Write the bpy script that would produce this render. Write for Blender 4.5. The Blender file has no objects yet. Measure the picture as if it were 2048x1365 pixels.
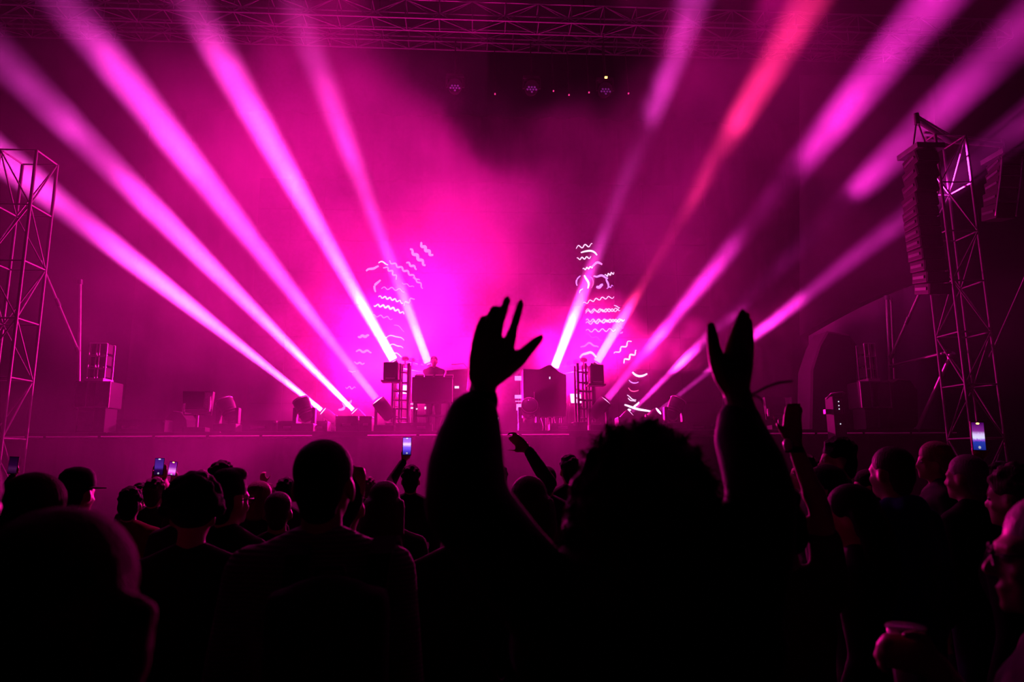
import bpy, bmesh, math, random
from mathutils import Vector, Matrix, Quaternion

random.seed(7)
sc = bpy.context.scene
COL = sc.collection

# ------------------------------------------------------------------ camera
F = 1370.0                                   # focal length in pixels of the 2048 x 1365 frame
PITCH, YAW, ROLL = math.radians(9.86), math.radians(3.6), math.radians(0.4)
CAM = Vector((0, 0, 1.72))
RC = Matrix.Rotation(-YAW, 3, 'Z') @ Matrix.Rotation(math.pi / 2 + PITCH, 3, 'X') @ Matrix.Rotation(-ROLL, 3, 'Z')
cam = bpy.data.cameras.new('camera')
cam_ob = bpy.data.objects.new('camera', cam)
COL.objects.link(cam_ob)
cam.sensor_width = 36.0
cam.lens = F / 2048 * 36.0
cam.clip_start = 0.05
cam_ob.matrix_world = Matrix.Translation(CAM) @ RC.to_4x4()
cam.dof.use_dof = True
cam.dof.focus_distance = 9.0
cam.dof.aperture_fstop = 3.2
sc.camera = cam_ob

def P(px, py, Y):
    """point of the place at stage-depth Y that a survey of the photograph gives for a pixel"""
    d = RC @ Vector(((px - 1024) / F, (682.5 - py) / F, -1.0))
    return CAM + d * (Y / d.y)

# ------------------------------------------------------------------ world, exposure, sampling limits
sc.view_settings.view_transform = 'Standard'
sc.view_settings.look = 'None'
sc.view_settings.exposure = 0.0
sc.view_settings.gamma = 1.0
sc.view_settings.use_curve_mapping = False
world = bpy.data.worlds.new('night')
sc.world = world
world.use_nodes = True
world.node_tree.nodes['Background'].inputs[0].default_value = (0.10, 0.04, 0.16, 1)
world.node_tree.nodes['Background'].inputs[1].default_value = 0.004
cy = sc.cycles
cy.max_bounces = 5
cy.diffuse_bounces = 2
cy.glossy_bounces = 2
cy.transparent_max_bounces = 8
cy.volume_bounces = 0
cy.use_denoising = True
cy.sample_clamp_indirect = 4.0
cy.volume_step_rate = 3.0

# ------------------------------------------------------------------ stage lights
def spot(name, a, b, watts, col, angle, blend=0.5, radius=0.03, parent=None):
    l = bpy.data.lights.new(name, 'SPOT')
    o = bpy.data.objects.new(name, l)
    COL.objects.link(o)
    a, b = Vector(a), Vector(b)
    o.matrix_world = Matrix.Translation(a) @ (b - a).to_track_quat('-Z', 'Y').to_matrix().to_4x4()
    l.energy, l.color = watts, col
    l.spot_size, l.spot_blend, l.shadow_soft_size = math.radians(angle), blend, radius
    if parent is not None:
        mw = o.matrix_world.copy()
        o.parent = parent
        o.matrix_parent_inverse = parent.matrix_world.inverted()
        o.matrix_world = mw
    return o

def beam(name, a, b, watts, col, angle, dia, parent):
    """a lens-wide beam that opens by the given angle"""
    l = bpy.data.lights.new(name, 'AREA')
    l.shape = 'DISK'
    l.size = dia
    l.energy, l.color, l.spread = watts, col, math.radians(angle)
    o = bpy.data.objects.new(name, l)
    COL.objects.link(o)
    a, b = Vector(a), Vector(b)
    mw = Matrix.Translation(a) @ (b - a).to_track_quat('-Z', 'Y').to_matrix().to_4x4()
    o.parent = parent
    o.matrix_parent_inverse = parent.matrix_world.inverted()
    o.matrix_world = mw
    return o

# beams: lens pixel, stage depth of the lens, a pixel the beam crosses, depth there, colour, watts, cone
VIOLET, MAGENTA, RED, DEEP = (1.0, 0.045, 0.66), (1.0, 0.045, 0.60), (1.0, 0.020, 0.20), (1.0, 0.025, 0.62)
BEAMS = [
    ((645, 822), 16.0, (0, 312), 13.5, VIOLET, 850, 5.4, 'floor'),
    ((708, 822), 16.0, (0, 110), 13.5, VIOLET, 800, 5.6, 'floor'),
    ((754, 800), 14.2, (150, 30), 12.5, VIOLET, 900, 6.0, 'front'),
    ((788, 722), 15.9, (380, 0), 13.5, MAGENTA, 1450, 6.4, 'perch'),
    ((857, 728), 16.4, (735, 400), 15.5, MAGENTA, 360, 6.4, 'perch'),
    ((1108, 738), 15.85, (1386, 0), 15.0, VIOLET, 650, 6.8, 'perch'),
    ((1193, 726), 15.9, (1620, 0), 14.0, RED, 440, 6.8, 'perch'),
    ((1213, 800), 14.2, (1870, 0), 12.5, DEEP, 600, 6.8, 'front'),
    ((1262, 825), 16.0, (1920, 180), 14.0, DEEP, 340, 6.4, 'floor'),
    ((1318, 822), 16.0, (1600, 600), 14.0, DEEP, 220, 5.4, 'floor'),
]
# wash lamps glimpsed behind the booth and its two ladders: pixel, depth, aim pixel, aim depth, watts, cone
PINK = (1.0, 0.005, 0.35)
WASHES = [
    ((985, 842), 18.2, (900, 250), 12.0, 13000, 140),
    ((808, 778), 18.2, (620, 250), 12.0, 26000, 140),
    ((1152, 796), 18.2, (1250, 400), 12.0, 10000, 140),
]
# unseen lamps added to light the front haze, aimed down over the stage edge: x, watts, name
HIGH = [(-7.0, 5000, 'added_wash_left_offscreen'), (-3.4, 19000, 'added_wash_mid_left_offscreen'), (0.4, 18000, 'added_wash_middle_offscreen'),
        (4.2, 8000, 'added_wash_mid_right_offscreen'), (8.2, 1600, 'added_wash_right_offscreen')]
# ------------------------------------------------------------------ materials
MATS = {}
def mat(name, col, rough=0.6, metal=0.0, var=0.15, scale=8.0, bump=0.0, emit=None, estr=0.0, spec=0.5, sheen=0.0):
    if name in MATS:
        return MATS[name]
    m = bpy.data.materials.new(name)
    m.use_nodes = True
    nt = m.node_tree
    b = nt.nodes['Principled BSDF']
    b.inputs['Roughness'].default_value = rough
    b.inputs['Metallic'].default_value = metal
    b.inputs['Specular IOR Level'].default_value = spec
    if sheen:
        b.inputs['Sheen Weight'].default_value = sheen
        b.inputs['Sheen Roughness'].default_value = 0.4
    tc = nt.nodes.new('ShaderNodeTexCoord')
    nz = nt.nodes.new('ShaderNodeTexNoise')
    nz.inputs['Scale'].default_value = scale
    nz.inputs['Detail'].default_value = 3
    nt.links.new(tc.outputs['Object'], nz.inputs['Vector'])
    mx = nt.nodes.new('ShaderNodeMix')
    mx.data_type = 'RGBA'
    c = Vector(col[:3])
    mx.inputs[6].default_value = (*(c * (1 - var)), 1)
    mx.inputs[7].default_value = (*[min(1, v) for v in c * (1 + var)], 1)
    nt.links.new(nz.outputs['Fac'], mx.inputs[0])
    nt.links.new(mx.outputs[2], b.inputs['Base Color'])
    if bump:
        bp = nt.nodes.new('ShaderNodeBump')
        bp.inputs['Strength'].default_value = bump
        bp.inputs['Distance'].default_value = 0.01
        nt.links.new(nz.outputs['Fac'], bp.inputs['Height'])
        nt.links.new(bp.outputs[0], b.inputs['Normal'])
    if emit:
        b.inputs['Emission Color'].default_value = (*emit, 1)
        b.inputs['Emission Strength'].default_value = estr
        m.cycles.emission_sampling = 'NONE'
    MATS[name] = m
    return m

M_BLACK = mat('black_painted_steel', (0.014, 0.014, 0.015), 0.6, 0.0, spec=0.25)
M_CASE = mat('black_plastic', (0.016, 0.016, 0.017), 0.65, spec=0.3)
M_ALU = mat('aluminium_tube', (0.45, 0.45, 0.47), 0.38, 0.9, 0.2, 5)
M_STEEL = mat('worn_steel', (0.22, 0.22, 0.24), 0.35, 0.9, 0.3, 6)
M_GRILLE = mat('speaker_grille', (0.05, 0.05, 0.055), 0.5, 0.4, 0.3, 60, 0.3)
M_CLOTH = mat('black_drape', (0.014, 0.013, 0.015), 0.9, 0, 0.3, 4, 0.2)
M_TARP = mat('grey_tarpaulin', (0.22, 0.2, 0.23), 0.6, 0, 0.2, 2.5, 0.2)
M_LENS = mat('beam_lens', (0.9, 0.8, 0.9), 0.1, 0, 0, 4, 0, (1.0, 0.45, 0.9), 3.0)
M_SMALL = mat('indicator_and_glint', (0.8, 0.9, 1.0), 0.2, 0, 0, 4, 0, (0.75, 0.85, 1.0), 1.2)  # real indicators, and glints set glowing on the desk and racks
M_AMBER = mat('amber_indicator', (0.9, 0.7, 0.2), 0.2, 0, 0, 4, 0, (1.0, 0.75, 0.12), 4.0)

# ------------------------------------------------------------------ mesh tools
def ortho(d):
    d = d.normalized()
    u = d.cross(Vector((0, 0, 1)) if abs(d.z) < 0.9 else Vector((1, 0, 0))).normalized()
    return d, u, u.cross(d).normalized()

class MB:
    def __init__(self):
        self.v, self.f, self.s = [], [], []
    def add(self, vs, fs, smooth=False):
        o = len(self.v)
        self.v += [tuple(p) for p in vs]
        self.f += [tuple(i + o for i in q) for q in fs]
        self.s += [smooth] * len(fs)
        return self
    def box(self, c, size, rot=None, bev=0.0):
        c = Vector(c); hx, hy, hz = size[0] / 2, size[1] / 2, size[2] / 2
        if bev <= 0:
            vs = [Vector((x, y, z)) for x in (-hx, hx) for y in (-hy, hy) for z in (-hz, hz)]
            fs = [(0, 1, 3, 2), (4, 6, 7, 5), (0, 4, 5, 1), (2, 3, 7, 6), (0, 2, 6, 4), (1, 5, 7, 3)]
        else:
            bm = bmesh.new()
            bmesh.ops.create_cube(bm, size=1)
            for q in bm.verts:
                q.co = Vector((q.co.x * 2 * hx, q.co.y * 2 * hy, q.co.z * 2 * hz))
            bmesh.ops.bevel(bm, geom=list(bm.edges), offset=bev, segments=2, affect='EDGES', profile=0.6)
            bm.verts.index_update()
            vs = [q.co.copy() for q in bm.verts]
            fs = [tuple(w.index for w in q.verts) for q in bm.faces]
            bm.free()
        if rot is not None:
            vs = [rot @ q for q in vs]
        return self.add([q + c for q in vs], fs)
    def cyl(self, a, b, r1, r2=None, n=12, cap=True):
        a, b = Vector(a), Vector(b)
        r2 = r1 if r2 is None else r2
        d, u, w = ortho(b - a)
        vs = []
        for p, r in ((a, r1), (b, r2)):
            for i in range(n):
                t = 2 * math.pi * i / n
                vs.append(p + u * (math.cos(t) * r) + w * (math.sin(t) * r))
        fs = [(i, (i + 1) % n, n + (i + 1) % n, n + i) for i in range(n)]
        self.add(vs, fs, True)
        if cap:
            self.add(vs[:n], [tuple(reversed(range(n)))])
            self.add(vs[n:], [tuple(range(n))])
        return self
    def tube(self, pts, r, n=8, flat=1.0):
        pts = [Vector(p) for p in pts]
        rs = r if isinstance(r, (list, tuple)) else [r] * len(pts)
        vs = []
        for k, p in enumerate(pts):
            d = pts[min(k + 1, len(pts) - 1)] - pts[max(k - 1, 0)]
            d, u, w = ortho(d)
            for i in range(n):
                t = 2 * math.pi * i / n
                vs.append(p + u * (math.cos(t) * rs[k]) + w * (math.sin(t) * rs[k] * flat))
        fs = []
        for k in range(len(pts) - 1):
            for i in range(n):
                fs.append((k * n + i, k * n + (i + 1) % n, (k + 1) * n + (i + 1) % n, (k + 1) * n + i))
        fs.append(tuple(reversed(range(n))))
        fs.append(tuple((len(pts) - 1) * n + i for i in range(n)))
        return self.add(vs, fs, True)
    def ell(self, c, rad, rot=None, nu=16, nv=10):
        c = Vector(c)
        vs = [Vector((0, 0, rad[2]))]
        for j in range(1, nv):
            ph = math.pi * j / nv
            for i in range(nu):
                t = 2 * math.pi * i / nu
                vs.append(Vector((rad[0] * math.sin(ph) * math.cos(t), rad[1] * math.sin(ph) * math.sin(t), rad[2] * math.cos(ph))))
        vs.append(Vector((0, 0, -rad[2])))
        fs = [(0, 1 + i, 1 + (i + 1) % nu) for i in range(nu)]
        for j in range(nv - 2):
            for i in range(nu):
                a, b = 1 + j * nu, 1 + (j + 1) * nu
                fs.append((a + i, b + i, b + (i + 1) % nu, a + (i + 1) % nu))
        e, a = len(vs) - 1, 1 + (nv - 2) * nu
        fs += [(e, a + (i + 1) % nu, a + i) for i in range(nu)]
        if rot is not None:
            vs = [rot @ q for q in vs]
        return self.add([q + c for q in vs], fs, True)
    def cone(self, a, b, ra, rb, n=14):
        """round-ended tapered limb"""
        a, b = Vector(a), Vector(b)
        self.ell(a, (ra,) * 3, None, n, 8)
        self.ell(b, (rb,) * 3, None, n, 8)
        return self.cyl(a, b, ra, rb, n)
    def prism(self, poly, y0, y1):
        """outline in x,z drawn out along y"""
        n = len(poly)
        vs = [Vector((x, y0, z)) for x, z in poly] + [Vector((x, y1, z)) for x, z in poly]
        fs = [tuple(range(n)), tuple(reversed(range(n, 2 * n)))]
        fs += [(i, n + i, n + (i + 1) % n, (i + 1) % n) for i in range(n)]
        return self.add(vs, fs)
    def lathe(self, prof, c=(0, 0, 0), n=16, rot=None):
        """profile of (radius, height) turned about z"""
        c = Vector(c)
        vs, fs = [], []
        for r, z in prof:
            for i in range(n):
                t = 2 * math.pi * i / n
                vs.append(Vector((r * math.cos(t), r * math.sin(t), z)))
        for k in range(len(prof) - 1):
            for i in range(n):
                fs.append((k * n + i, k * n + (i + 1) % n, (k + 1) * n + (i + 1) % n, (k + 1) * n + i))
        fs.append(tuple(reversed(range(n))))
        fs.append(tuple((len(prof) - 1) * n + i for i in range(n)))
        if rot is not None:
            vs = [rot @ q for q in vs]
        return self.add([q + c for q in vs], fs, True)
    def mesh(self, name):
        me = bpy.data.meshes.new(name)
        me.from_pydata(self.v, [], self.f)
        me.polygons.foreach_set('use_smooth', self.s)
        me.update()
        return me
    def build(self, name, m, parent=None):
        return link(name, self.mesh(name), m, parent)

def link(name, me, m=None, parent=None):
    if m is not None and not me.materials:
        me.materials.append(m)
    o = bpy.data.objects.new(name, me)
    COL.objects.link(o)
    if parent is not None:
        o.parent = parent
    return o

def tag(o, label, cat=None, group=None, kind=None):
    o['label'] = label
    if cat:
        o['category'] = cat
    if group:
        o['group'] = group
    if kind:
        o['kind'] = kind
    return o

def thing(name, label, cat, loc=(0, 0, 0), rz=0.0, group=None):
    o = bpy.data.objects.new(name, None)
    COL.objects.link(o)
    o.location = loc
    o.rotation_euler = (0, 0, rz)
    o.empty_display_size = 0.2
    tag(o, label, cat, group)
    return o

def struct(o):
    o['kind'] = 'structure'
    return o

def copy_tree(o, parent=None):
    c = o.copy()
    COL.objects.link(c)
    c.parent = parent
    for ch in o.children:
        copy_tree(ch, c)
    return c

# one rod mesh shared by all the tubes of the trusses
_rod = {}
def rod(name, a, b, r, m, parent):
    key = m.name
    if key not in _rod:
        _rod[key] = MB().cyl((0, 0, 0), (0, 0, 1), 1.0, 1.0, 8).mesh('rod')
        _rod[key].materials.append(m)
    o = bpy.data.objects.new(name, _rod[key])
    COL.objects.link(o)
    a, b = Vector(a), Vector(b)
    o.parent = parent
    o.matrix_local = Matrix.Translation(a) @ (b - a).to_track_quat('Z', 'Y').to_matrix().to_4x4() @ Matrix.Diagonal((r, r, (b - a).length, 1))
    return o

_blk = {}
def block(name, c, size, m, parent, rot=None):
    """a bevelled block of shared mesh per size"""
    key = (m.name, tuple(round(s, 3) for s in size))
    if key not in _blk:
        _blk[key] = MB().box((0, 0, 0), size, None, min(size) * 0.08).mesh(name)
        _blk[key].materials.append(m)
    o = bpy.data.objects.new(name, _blk[key])
    COL.objects.link(o)
    if parent is not None:
        o.parent = parent
    o.matrix_local = Matrix.Translation(Vector(c)) @ (rot.to_4x4() if rot is not None else Matrix())
    return o
# ------------------------------------------------------------------ the setting
DZ = 2.28            # stage floor height
FY = 13.6            # front edge of the stage
CX = 0.5             # middle of the stage
def W(px, Y):
    return px * Y / F

m_ground = mat('trodden_asphalt', (0.035, 0.033, 0.035), 0.85, 0, 0.4, 3, 0.5)
g = MB().box((0, 16, -0.1), (80, 60, 0.2)).build('floor', m_ground)
struct(g); tag(g, 'dark trodden ground in front of the stage', kind='structure')

m_deck = mat('stage_ply', (0.03, 0.028, 0.03), 0.55, 0, 0.3, 2)
deck = MB().box((CX, 17.6, DZ - 0.06), (19, 8.0, 0.12)).build('stage_deck', m_deck)
struct(deck)
for i in range(9):                                   # deck plates along the front edge
    x0 = CX - 9.5 + i * 19 / 9
    block('deck_plate', (x0 + 19 / 18, FY + 0.98, DZ + 0.004), (19 / 9 - 0.02, 1.96, 0.02), m_deck, deck)
fas = MB()
n = 190
vs, fs = [], []
for i in range(n + 1):                               # pleated skirt under the front edge
    x = CX - 9.5 + 19 * i / n
    y = FY + 0.06 + 0.035 * math.sin(i * 1.35) + 0.015 * math.sin(i * 0.37)
    vs += [(x, y, 0.0), (x, y, DZ - 0.12), (x, y + 0.02, 0.0), (x, y + 0.02, DZ - 0.12)]
    if i:
        a, b = 4 * (i - 1), 4 * i
        fs += [(a, b, b + 1, a + 1), (a + 2, a + 3, b + 3, b + 2), (a + 1, b + 1, b + 3, a + 3)]
fas.add(vs, fs, True)
sk = fas.build('trim_1', mat('stage_skirt', (0.05, 0.045, 0.05), 0.8, 0, 0.25, 3, 0.2))
struct(sk)
edge = MB().box((CX, FY, DZ - 0.045), (19, 0.05, 0.09)).build('trim_2', M_BLACK)
struct(edge)
for i in range(19):                                  # aluminium nosing, one length per metre
    if i in (6, 11, 13):
        continue
    rod('nosing', (CX - 9.47 + i, FY - 0.03, DZ - 0.075), (CX - 8.53 + i, FY - 0.03, DZ - 0.075), 0.016, mat('bare_nosing', (0.75, 0.74, 0.76), 0.4, 0.2), edge)
# stage legs behind the skirt and black back drape
for x in (-9, -4.5, 0, 4.5, 9):
    for y in (14.2, 17.4, 20.6):
        rod('stage_leg', (CX + x, y, 0.0), (CX + x, y, DZ - 0.1), 0.05, M_STEEL, deck)
dr = MB()
vs, fs = [], []
for i in range(161):
    x = CX - 11 + 22 * i / 160
    y = 21.6 + 0.09 * math.sin(i * 0.9) + 0.05 * math.sin(i * 0.23)
    vs += [(x, y, DZ + 0.0), (x, y, 13.2), (x, y + 0.03, DZ), (x, y + 0.03, 13.2)]
    if i:
        a, b = 4 * (i - 1), 4 * i
        fs += [(a, b, b + 1, a + 1), (a + 2, a + 3, b + 3, b + 2), (a + 1, b + 1, b + 3, a + 3), (a, a + 2, b + 2, b)]
dr.add(vs, fs, True)
struct(dr.build('wall_back', M_CLOTH))

# ------------------------------------------------------------------ led wall with the two dancing figures
LY = 20.5
wall = thing('led_wall', 'tall led wall behind the booth showing two dancing figures of glowing zigzag lines', 'led screen', (CX, LY, DZ))
m_panel = mat('led_panel_face', (0.014, 0.014, 0.015), 0.9, 0, 0.2, 40, spec=0.15)
for ix in range(14):
    for iz in range(8):
        block('panel', (-6.5 + ix, 0.06, 0.62 + iz), (0.998, 0.09, 0.998), m_panel, wall)
for ix in range(8):
    rod('support_post', (-7 + 2 * ix, 0.2, 0.0), (-7 + 2 * ix, 0.2, 8.1), 0.04, M_BLACK, wall)

STROKE = {
    'w': mat('figure_white', (0.8, 0.7, 1), 0.5, 0, 0, 4, 0, (0.95, 0.62, 1.0), 1.8),
    'v': mat('figure_violet', (0.5, 0.3, 1), 0.5, 0, 0, 4, 0, (0.6, 0.26, 1.0), 1.3),
    'p': mat('figure_pink', (1, 0.4, 0.9), 0.5, 0, 0, 4, 0, (1.0, 0.28, 0.95), 1.1),
    'r': mat('figure_red', (1, 0.1, 0.3), 0.5, 0, 0, 4, 0, (1.0, 0.06, 0.25), 1.6),
}
def stroke(x0, y0, x1, y1, amp=2.5, waves=3, sag=0.0, wid=2.2, col='w'):
    """one glowing line of a figure, given by its ends on the wall"""
    pts = []
    nseg = max(6, int(waves * 8))
    L = math.hypot(x1 - x0, y1 - y0) or 1
    nx, ny = -(y1 - y0) / L, (x1 - x0) / L
    for i in range(nseg + 1):
        t = i / nseg
        o = amp * math.sin(2 * math.pi * waves * t + x0) + sag * 4 * t * (1 - t)
        pts.append(P(x0 + (x1 - x0) * t + nx * o, y0 + (y1 - y0) * t + ny * o, LY - 0.015) - Vector((CX, LY, DZ)))
    r = W(wid, LY) / 2
    rr = [r * (0.55 + 0.45 * math.sin(math.pi * min(1, max(0, (i + 0.6) / (nseg + 1.2))))) for i in range(nseg + 1)]
    return MB().tube(pts, rr, 6, 1.0).build('figure_stroke', STROKE[col], wall)

for s in [
    (840, 487, 865, 512, 2.5, 3, 0, 7, 'v'), (820, 499, 851, 531, 2.5, 3, 0, 7, 'v'), (813, 525, 834, 538, 2, 2, 0, 5, 'v'),
    (733, 544, 758, 534, 2, 1, -3, 5, 'v'), (757, 526, 776, 530, 1.5, 1, -3, 3, 'w'), (768, 534, 794, 558, 2.5, 3, -3, 4, 'p'),
    (778, 523, 838, 562, 2.2, 5, -2, 4.5, 'p'), (826, 556, 846, 577, 2, 2, -2, 3.5, 'p'), (804, 566, 828, 575, 1.5, 2, 0, 2, 'v'),
    (750, 584, 760, 560, 1.5, 1, -4, 5, 'p'), (763, 577, 809, 583, 2.5, 3, -2, 2.6, 'p'), (757, 594, 806, 606, 2.2, 5, -2, 3.2, 'w'), (806, 610, 828, 596, 3, 2, 0, 3.5, 'p'),
    (748, 611, 808, 628, 2.4, 6, -4, 4, 'w'), (745, 632, 785, 639, 2.2, 3, -2, 2.5, 'p'), (788, 650, 809, 664, 1.2, 1, -2, 1.8, 'p'),
    (769, 678, 808, 682, 1.5, 1.5, -8, 2.2, 'w'), (775, 694, 806, 698, 1.5, 1.5, -6, 2.4, 'w'), (781, 711, 803, 714, 1, 1, -5, 2.6, 'w'),
    (716, 674, 738, 672, 1.5, 2, 0, 6, 'p'), (712, 702, 743, 704, 2, 2, 0, 5, 'p'), (708, 726, 729, 728, 1.5, 2, 0, 4, 'p'), (696, 743, 712, 744, 1, 1, 0, 2, 'p'),
    (691, 775, 711, 777, 2.5, 2, 0, 2.2, 'p'), (678, 821, 702, 800, 2, 1.5, 2, 6, 'v'), (684, 808, 700, 816, 2, 1, 0, 3, 'p'),
    # second figure
    (1152, 495, 1185, 490, 3, 2.5, 0, 2.2, 'w'), (1162, 506, 1194, 511, 1, 1, -7, 4, 'w'), (1154, 518, 1182, 515, 2.2, 3, 0, 2.4, 'w'),
    (1166, 539, 1186, 534, 2, 3, 0, 2.6, 'w'), (1182, 533, 1204, 528, 2, 1, -3, 5, 'p'), (1160, 552, 1155, 572, 1, 0.5, 5, 3.5, 'v'), (1169, 551, 1176, 577, 1.2, 1, -3, 4.5, 'w'),
    (1180, 554, 1184, 576, 1, 0.5, -5, 3, 'r'), (1187, 553, 1216, 556, 1.5, 1.5, -2, 4.5, 'v'), (1210, 552, 1228, 546, 2.6, 3, 0, 2, 'w'), (1213, 556, 1217, 576, 1, 1, 0, 4, 'v'),
    (1193, 575, 1206, 571, 1.5, 1, 0, 7, 'v'), (1213, 576, 1226, 572, 2, 2, 0, 1.8, 'v'), (1158, 586, 1165, 577, 1, 1, 0, 2, 'w'),
    (1166, 608, 1228, 595, 2.4, 5, -3, 2, 'w'), (1171, 625, 1240, 619, 3, 5, 0, 2, 'w'), (1171, 621, 1238, 621, 3, 5.5, 0, 2, 'w'), (1228, 611, 1240, 616, 0.5, 1, 0, 1.6, 'w'),
    (1172, 647, 1249, 640, 2.8, 6, 0, 2.6, 'w'), (1172, 641, 1246, 642, 2.8, 6.5, 0, 2.6, 'w'), (1172, 662, 1231, 660, 3, 4, 0, 2, 'w'), (1172, 669, 1206, 681, 2.2, 2, 0, 1.8, 'r'),
    (1161, 697, 1197, 697, 2, 2, -9, 4, 'v'), (1160, 717, 1192, 714, 1.5, 1.5, -10, 5.5, 'w'), (1236, 650, 1246, 658, 2, 2, 0, 3, 'r'), (1241, 668, 1245, 664, 1, 1, 0, 3, 'v'),
    (1229, 709, 1262, 682, 3, 2.5, 0, 3.2, 'w'), (1246, 725, 1274, 703, 3, 2.5, 0, 4, 'w'), (1265, 744, 1294, 749, 1, 0.5, 7, 5, 'w'), (1258, 760, 1277, 764, 0.5, 1, 5, 2.6, 'v'),
    (1257, 776, 1277, 781, 0.5, 1, 5, 2.4, 'r'), (1254, 791, 1272, 801, 1, 1, 1, 1.8, 'w'), (1256, 797, 1271, 804, 1, 1, 1, 1.8, 'w'),
    (1249, 811, 1303, 825, 1, 1, 0, 5, 'w'), (1266, 817, 1278, 805, 0.5, 1, 0, 4.5, 'w'), (1256, 819, 1261, 822, 0.3, 1, 0, 5.5, 'w'),
]:
    stroke(*s)

# ------------------------------------------------------------------ moving heads
def moving_head(name, label, loc, rz, tilt, group=None, s=1.0, lens=None):
    """base, yoke with two arms, barrel head; tilt is the lean of the barrel from upright"""
    t = thing(name, label, 'stage light', loc, rz, group)
    MB().box((0, 0, 0.085 * s), (0.40 * s, 0.34 * s, 0.15 * s), None, 0.02 * s).build('base', M_CASE, t)
    for sx in (-1, 1):
        MB().box((sx * 0.165 * s, 0, 0.30 * s), (0.07 * s, 0.15 * s, 0.30 * s), None, 0.02 * s).build('yoke_arm', M_CASE, t)
        MB().box((sx * 0.13 * s, 0, 0.005 * s), (0.05 * s, 0.30 * s, 0.012 * s)).build('rubber_foot', M_BLACK, t)
    R = Matrix.Rotation(tilt[1], 3, 'Y') @ Matrix.Rotation(-tilt[0], 3, 'X')
    c = Vector((0, 0, 0.40 * s))
    h = MB().lathe([(0.09 * s, -0.20 * s), (0.125 * s, -0.16 * s), (0.135 * s, 0.0), (0.15 * s, 0.10 * s), (0.15 * s, 0.22 * s), (0.135 * s, 0.24 * s)], c, 20, R).build('head', M_CASE, t)
    MB().lathe([(0.155 * s, 0.195 * s), (0.155 * s, 0.215 * s)], c, 20, R).build('trim_ring', M_STEEL, h)
    MB().lathe([(0.12 * s, 0.238 * s), (0.118 * s, 0.244 * s), (0.02 * s, 0.252 * s)], c, 16, R).build('lens', lens or mat('dark_lens', (0.05, 0.04, 0.06), 0.08), h)
    for k in range(3):
        MB().lathe([(0.139 * s, -0.09 * s + k * 0.05 * s), (0.139 * s, -0.07 * s + k * 0.05 * s)], c, 16, R).build('cooling_rib', M_BLACK, h)
    bpy.context.view_layer.update()
    return t, c, R

front = [(455, 0), (608, 0), (1058, 0), (1350, 0)]
FRONT_LABEL = {
    455: 'black moving head stage light next to the strobe on its yoke, head leaning',
    608: 'black moving head stage light between two low wedge boxes on the stage edge',
    765: 'black moving head stage light sending the wide beam past the booth speaker, beside paired cases',
    1058: 'squat round moving head stage light facing the crowd under the big rack',
    1207: 'black moving head stage light by the truss ladder under the booth speaker',
    1350: 'black moving head stage light behind the curly haired person, next to a low cable ramp',
}
for px, lit in front:
    b = P(px, 862, 14.2)
    tl = {455: (0.1, -0.5), 608: (0.1, -0.45), 765: (0.25, -0.4), 1058: (-1.2, 0.0), 1207: (0.25, 0.4), 1350: (0.1, 0.5)}[px]
    t, c, R = moving_head('moving_head_light', FRONT_LABEL[px], (b.x, 14.2, DZ + 0.014), 0.0, tl, 'moving heads along the stage edge', 1.12)

def lamp_beam(i):
    """a moving head standing so that its lens sits where the beam starts; its lamp is the beam"""
    (ax, ay), ya, (bx, by), yb, colr, watts, cone, kind = BEAMS[i]
    a, b = P(ax, ay, ya), P(bx, by, yb)
    d = (b - a).normalized()
    label = BEAM_LABEL[i]
    s = {'floor': 0.9, 'front': 1.15, 'perch': 0.5}[kind]
    base = a - d * 0.24 * s - Vector((0, 0, 0.40 * s))
    t = thing('beam_light', label, 'stage light', base, 0, 'beam lights of the fan')
    MB().box((0, 0, 0.07 * s), (0.36 * s, 0.32 * s, 0.13 * s), None, 0.02 * s).build('base', M_CASE, t)
    h = base.z - DZ
    if kind == 'perch':
        rod('stand_post', (0, 0, -h), (0, 0, 0.02), 0.025, M_BLACK, t)
        block('stand_foot', (0, 0, 0.015 - h), (0.2, 0.2, 0.03), M_BLACK, t)
    else:
        if h > 0.02:
            MB().box((0, 0, -h / 2 + 0.01), (0.34, 0.34, h - 0.0), None, 0.01).build('plinth', M_BLACK, t)
    for sx in (-1, 1):
        MB().box((sx * 0.16 * s, 0, 0.28 * s), (0.05 * s, 0.13 * s, 0.32 * s), None, 0.015 * s).build('yoke_arm', M_CASE, t)
    R = d.to_track_quat('Z', 'Y').to_matrix()
    c = Vector((0, 0, 0.40 * s))
    h = MB().lathe([(0.09 * s, -0.18 * s), (0.12 * s, -0.14 * s), (0.13 * s, 0.12 * s), (0.12 * s, 0.22 * s)], c, 18, R).build('head', M_CASE, t)
    MB().lathe([(0.105 * s, 0.222 * s), (0.02 * s, 0.232 * s)], c, 16, R).build('lens', M_LENS, h)
    bpy.context.view_layer.update()
    beam('beam_lamp', a + d * 0.03, b, watts, colr, cone, {'floor': 0.10, 'front': 0.16, 'perch': 0.20}[kind], t)

BEAM_LABEL = [
    'floor beam light throwing the lowest violet beam over the wedge boxes',
    'floor beam light throwing the steeper of two violet beams beside the paired cases',
    'beam light on the stage edge whose beam passes in front of the booth speaker',
    'small beam light on the square speaker beside the row of four little lamps, pink beam',
    'small beam light right behind the performer, short pink beam',
    'small beam light on the peaked top of the big rack',
    'small beam light on the booth speaker at the truss ladder, red tinted beam',
    'beam light on the stage edge by the ladder throwing a broken magenta beam',
    'floor beam light at the foot of the second glowing figure',
    'floor beam light with a short white stub of beam by the last moving head',
]
for i in range(len(BEAMS)):
    lamp_beam(i)

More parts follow.
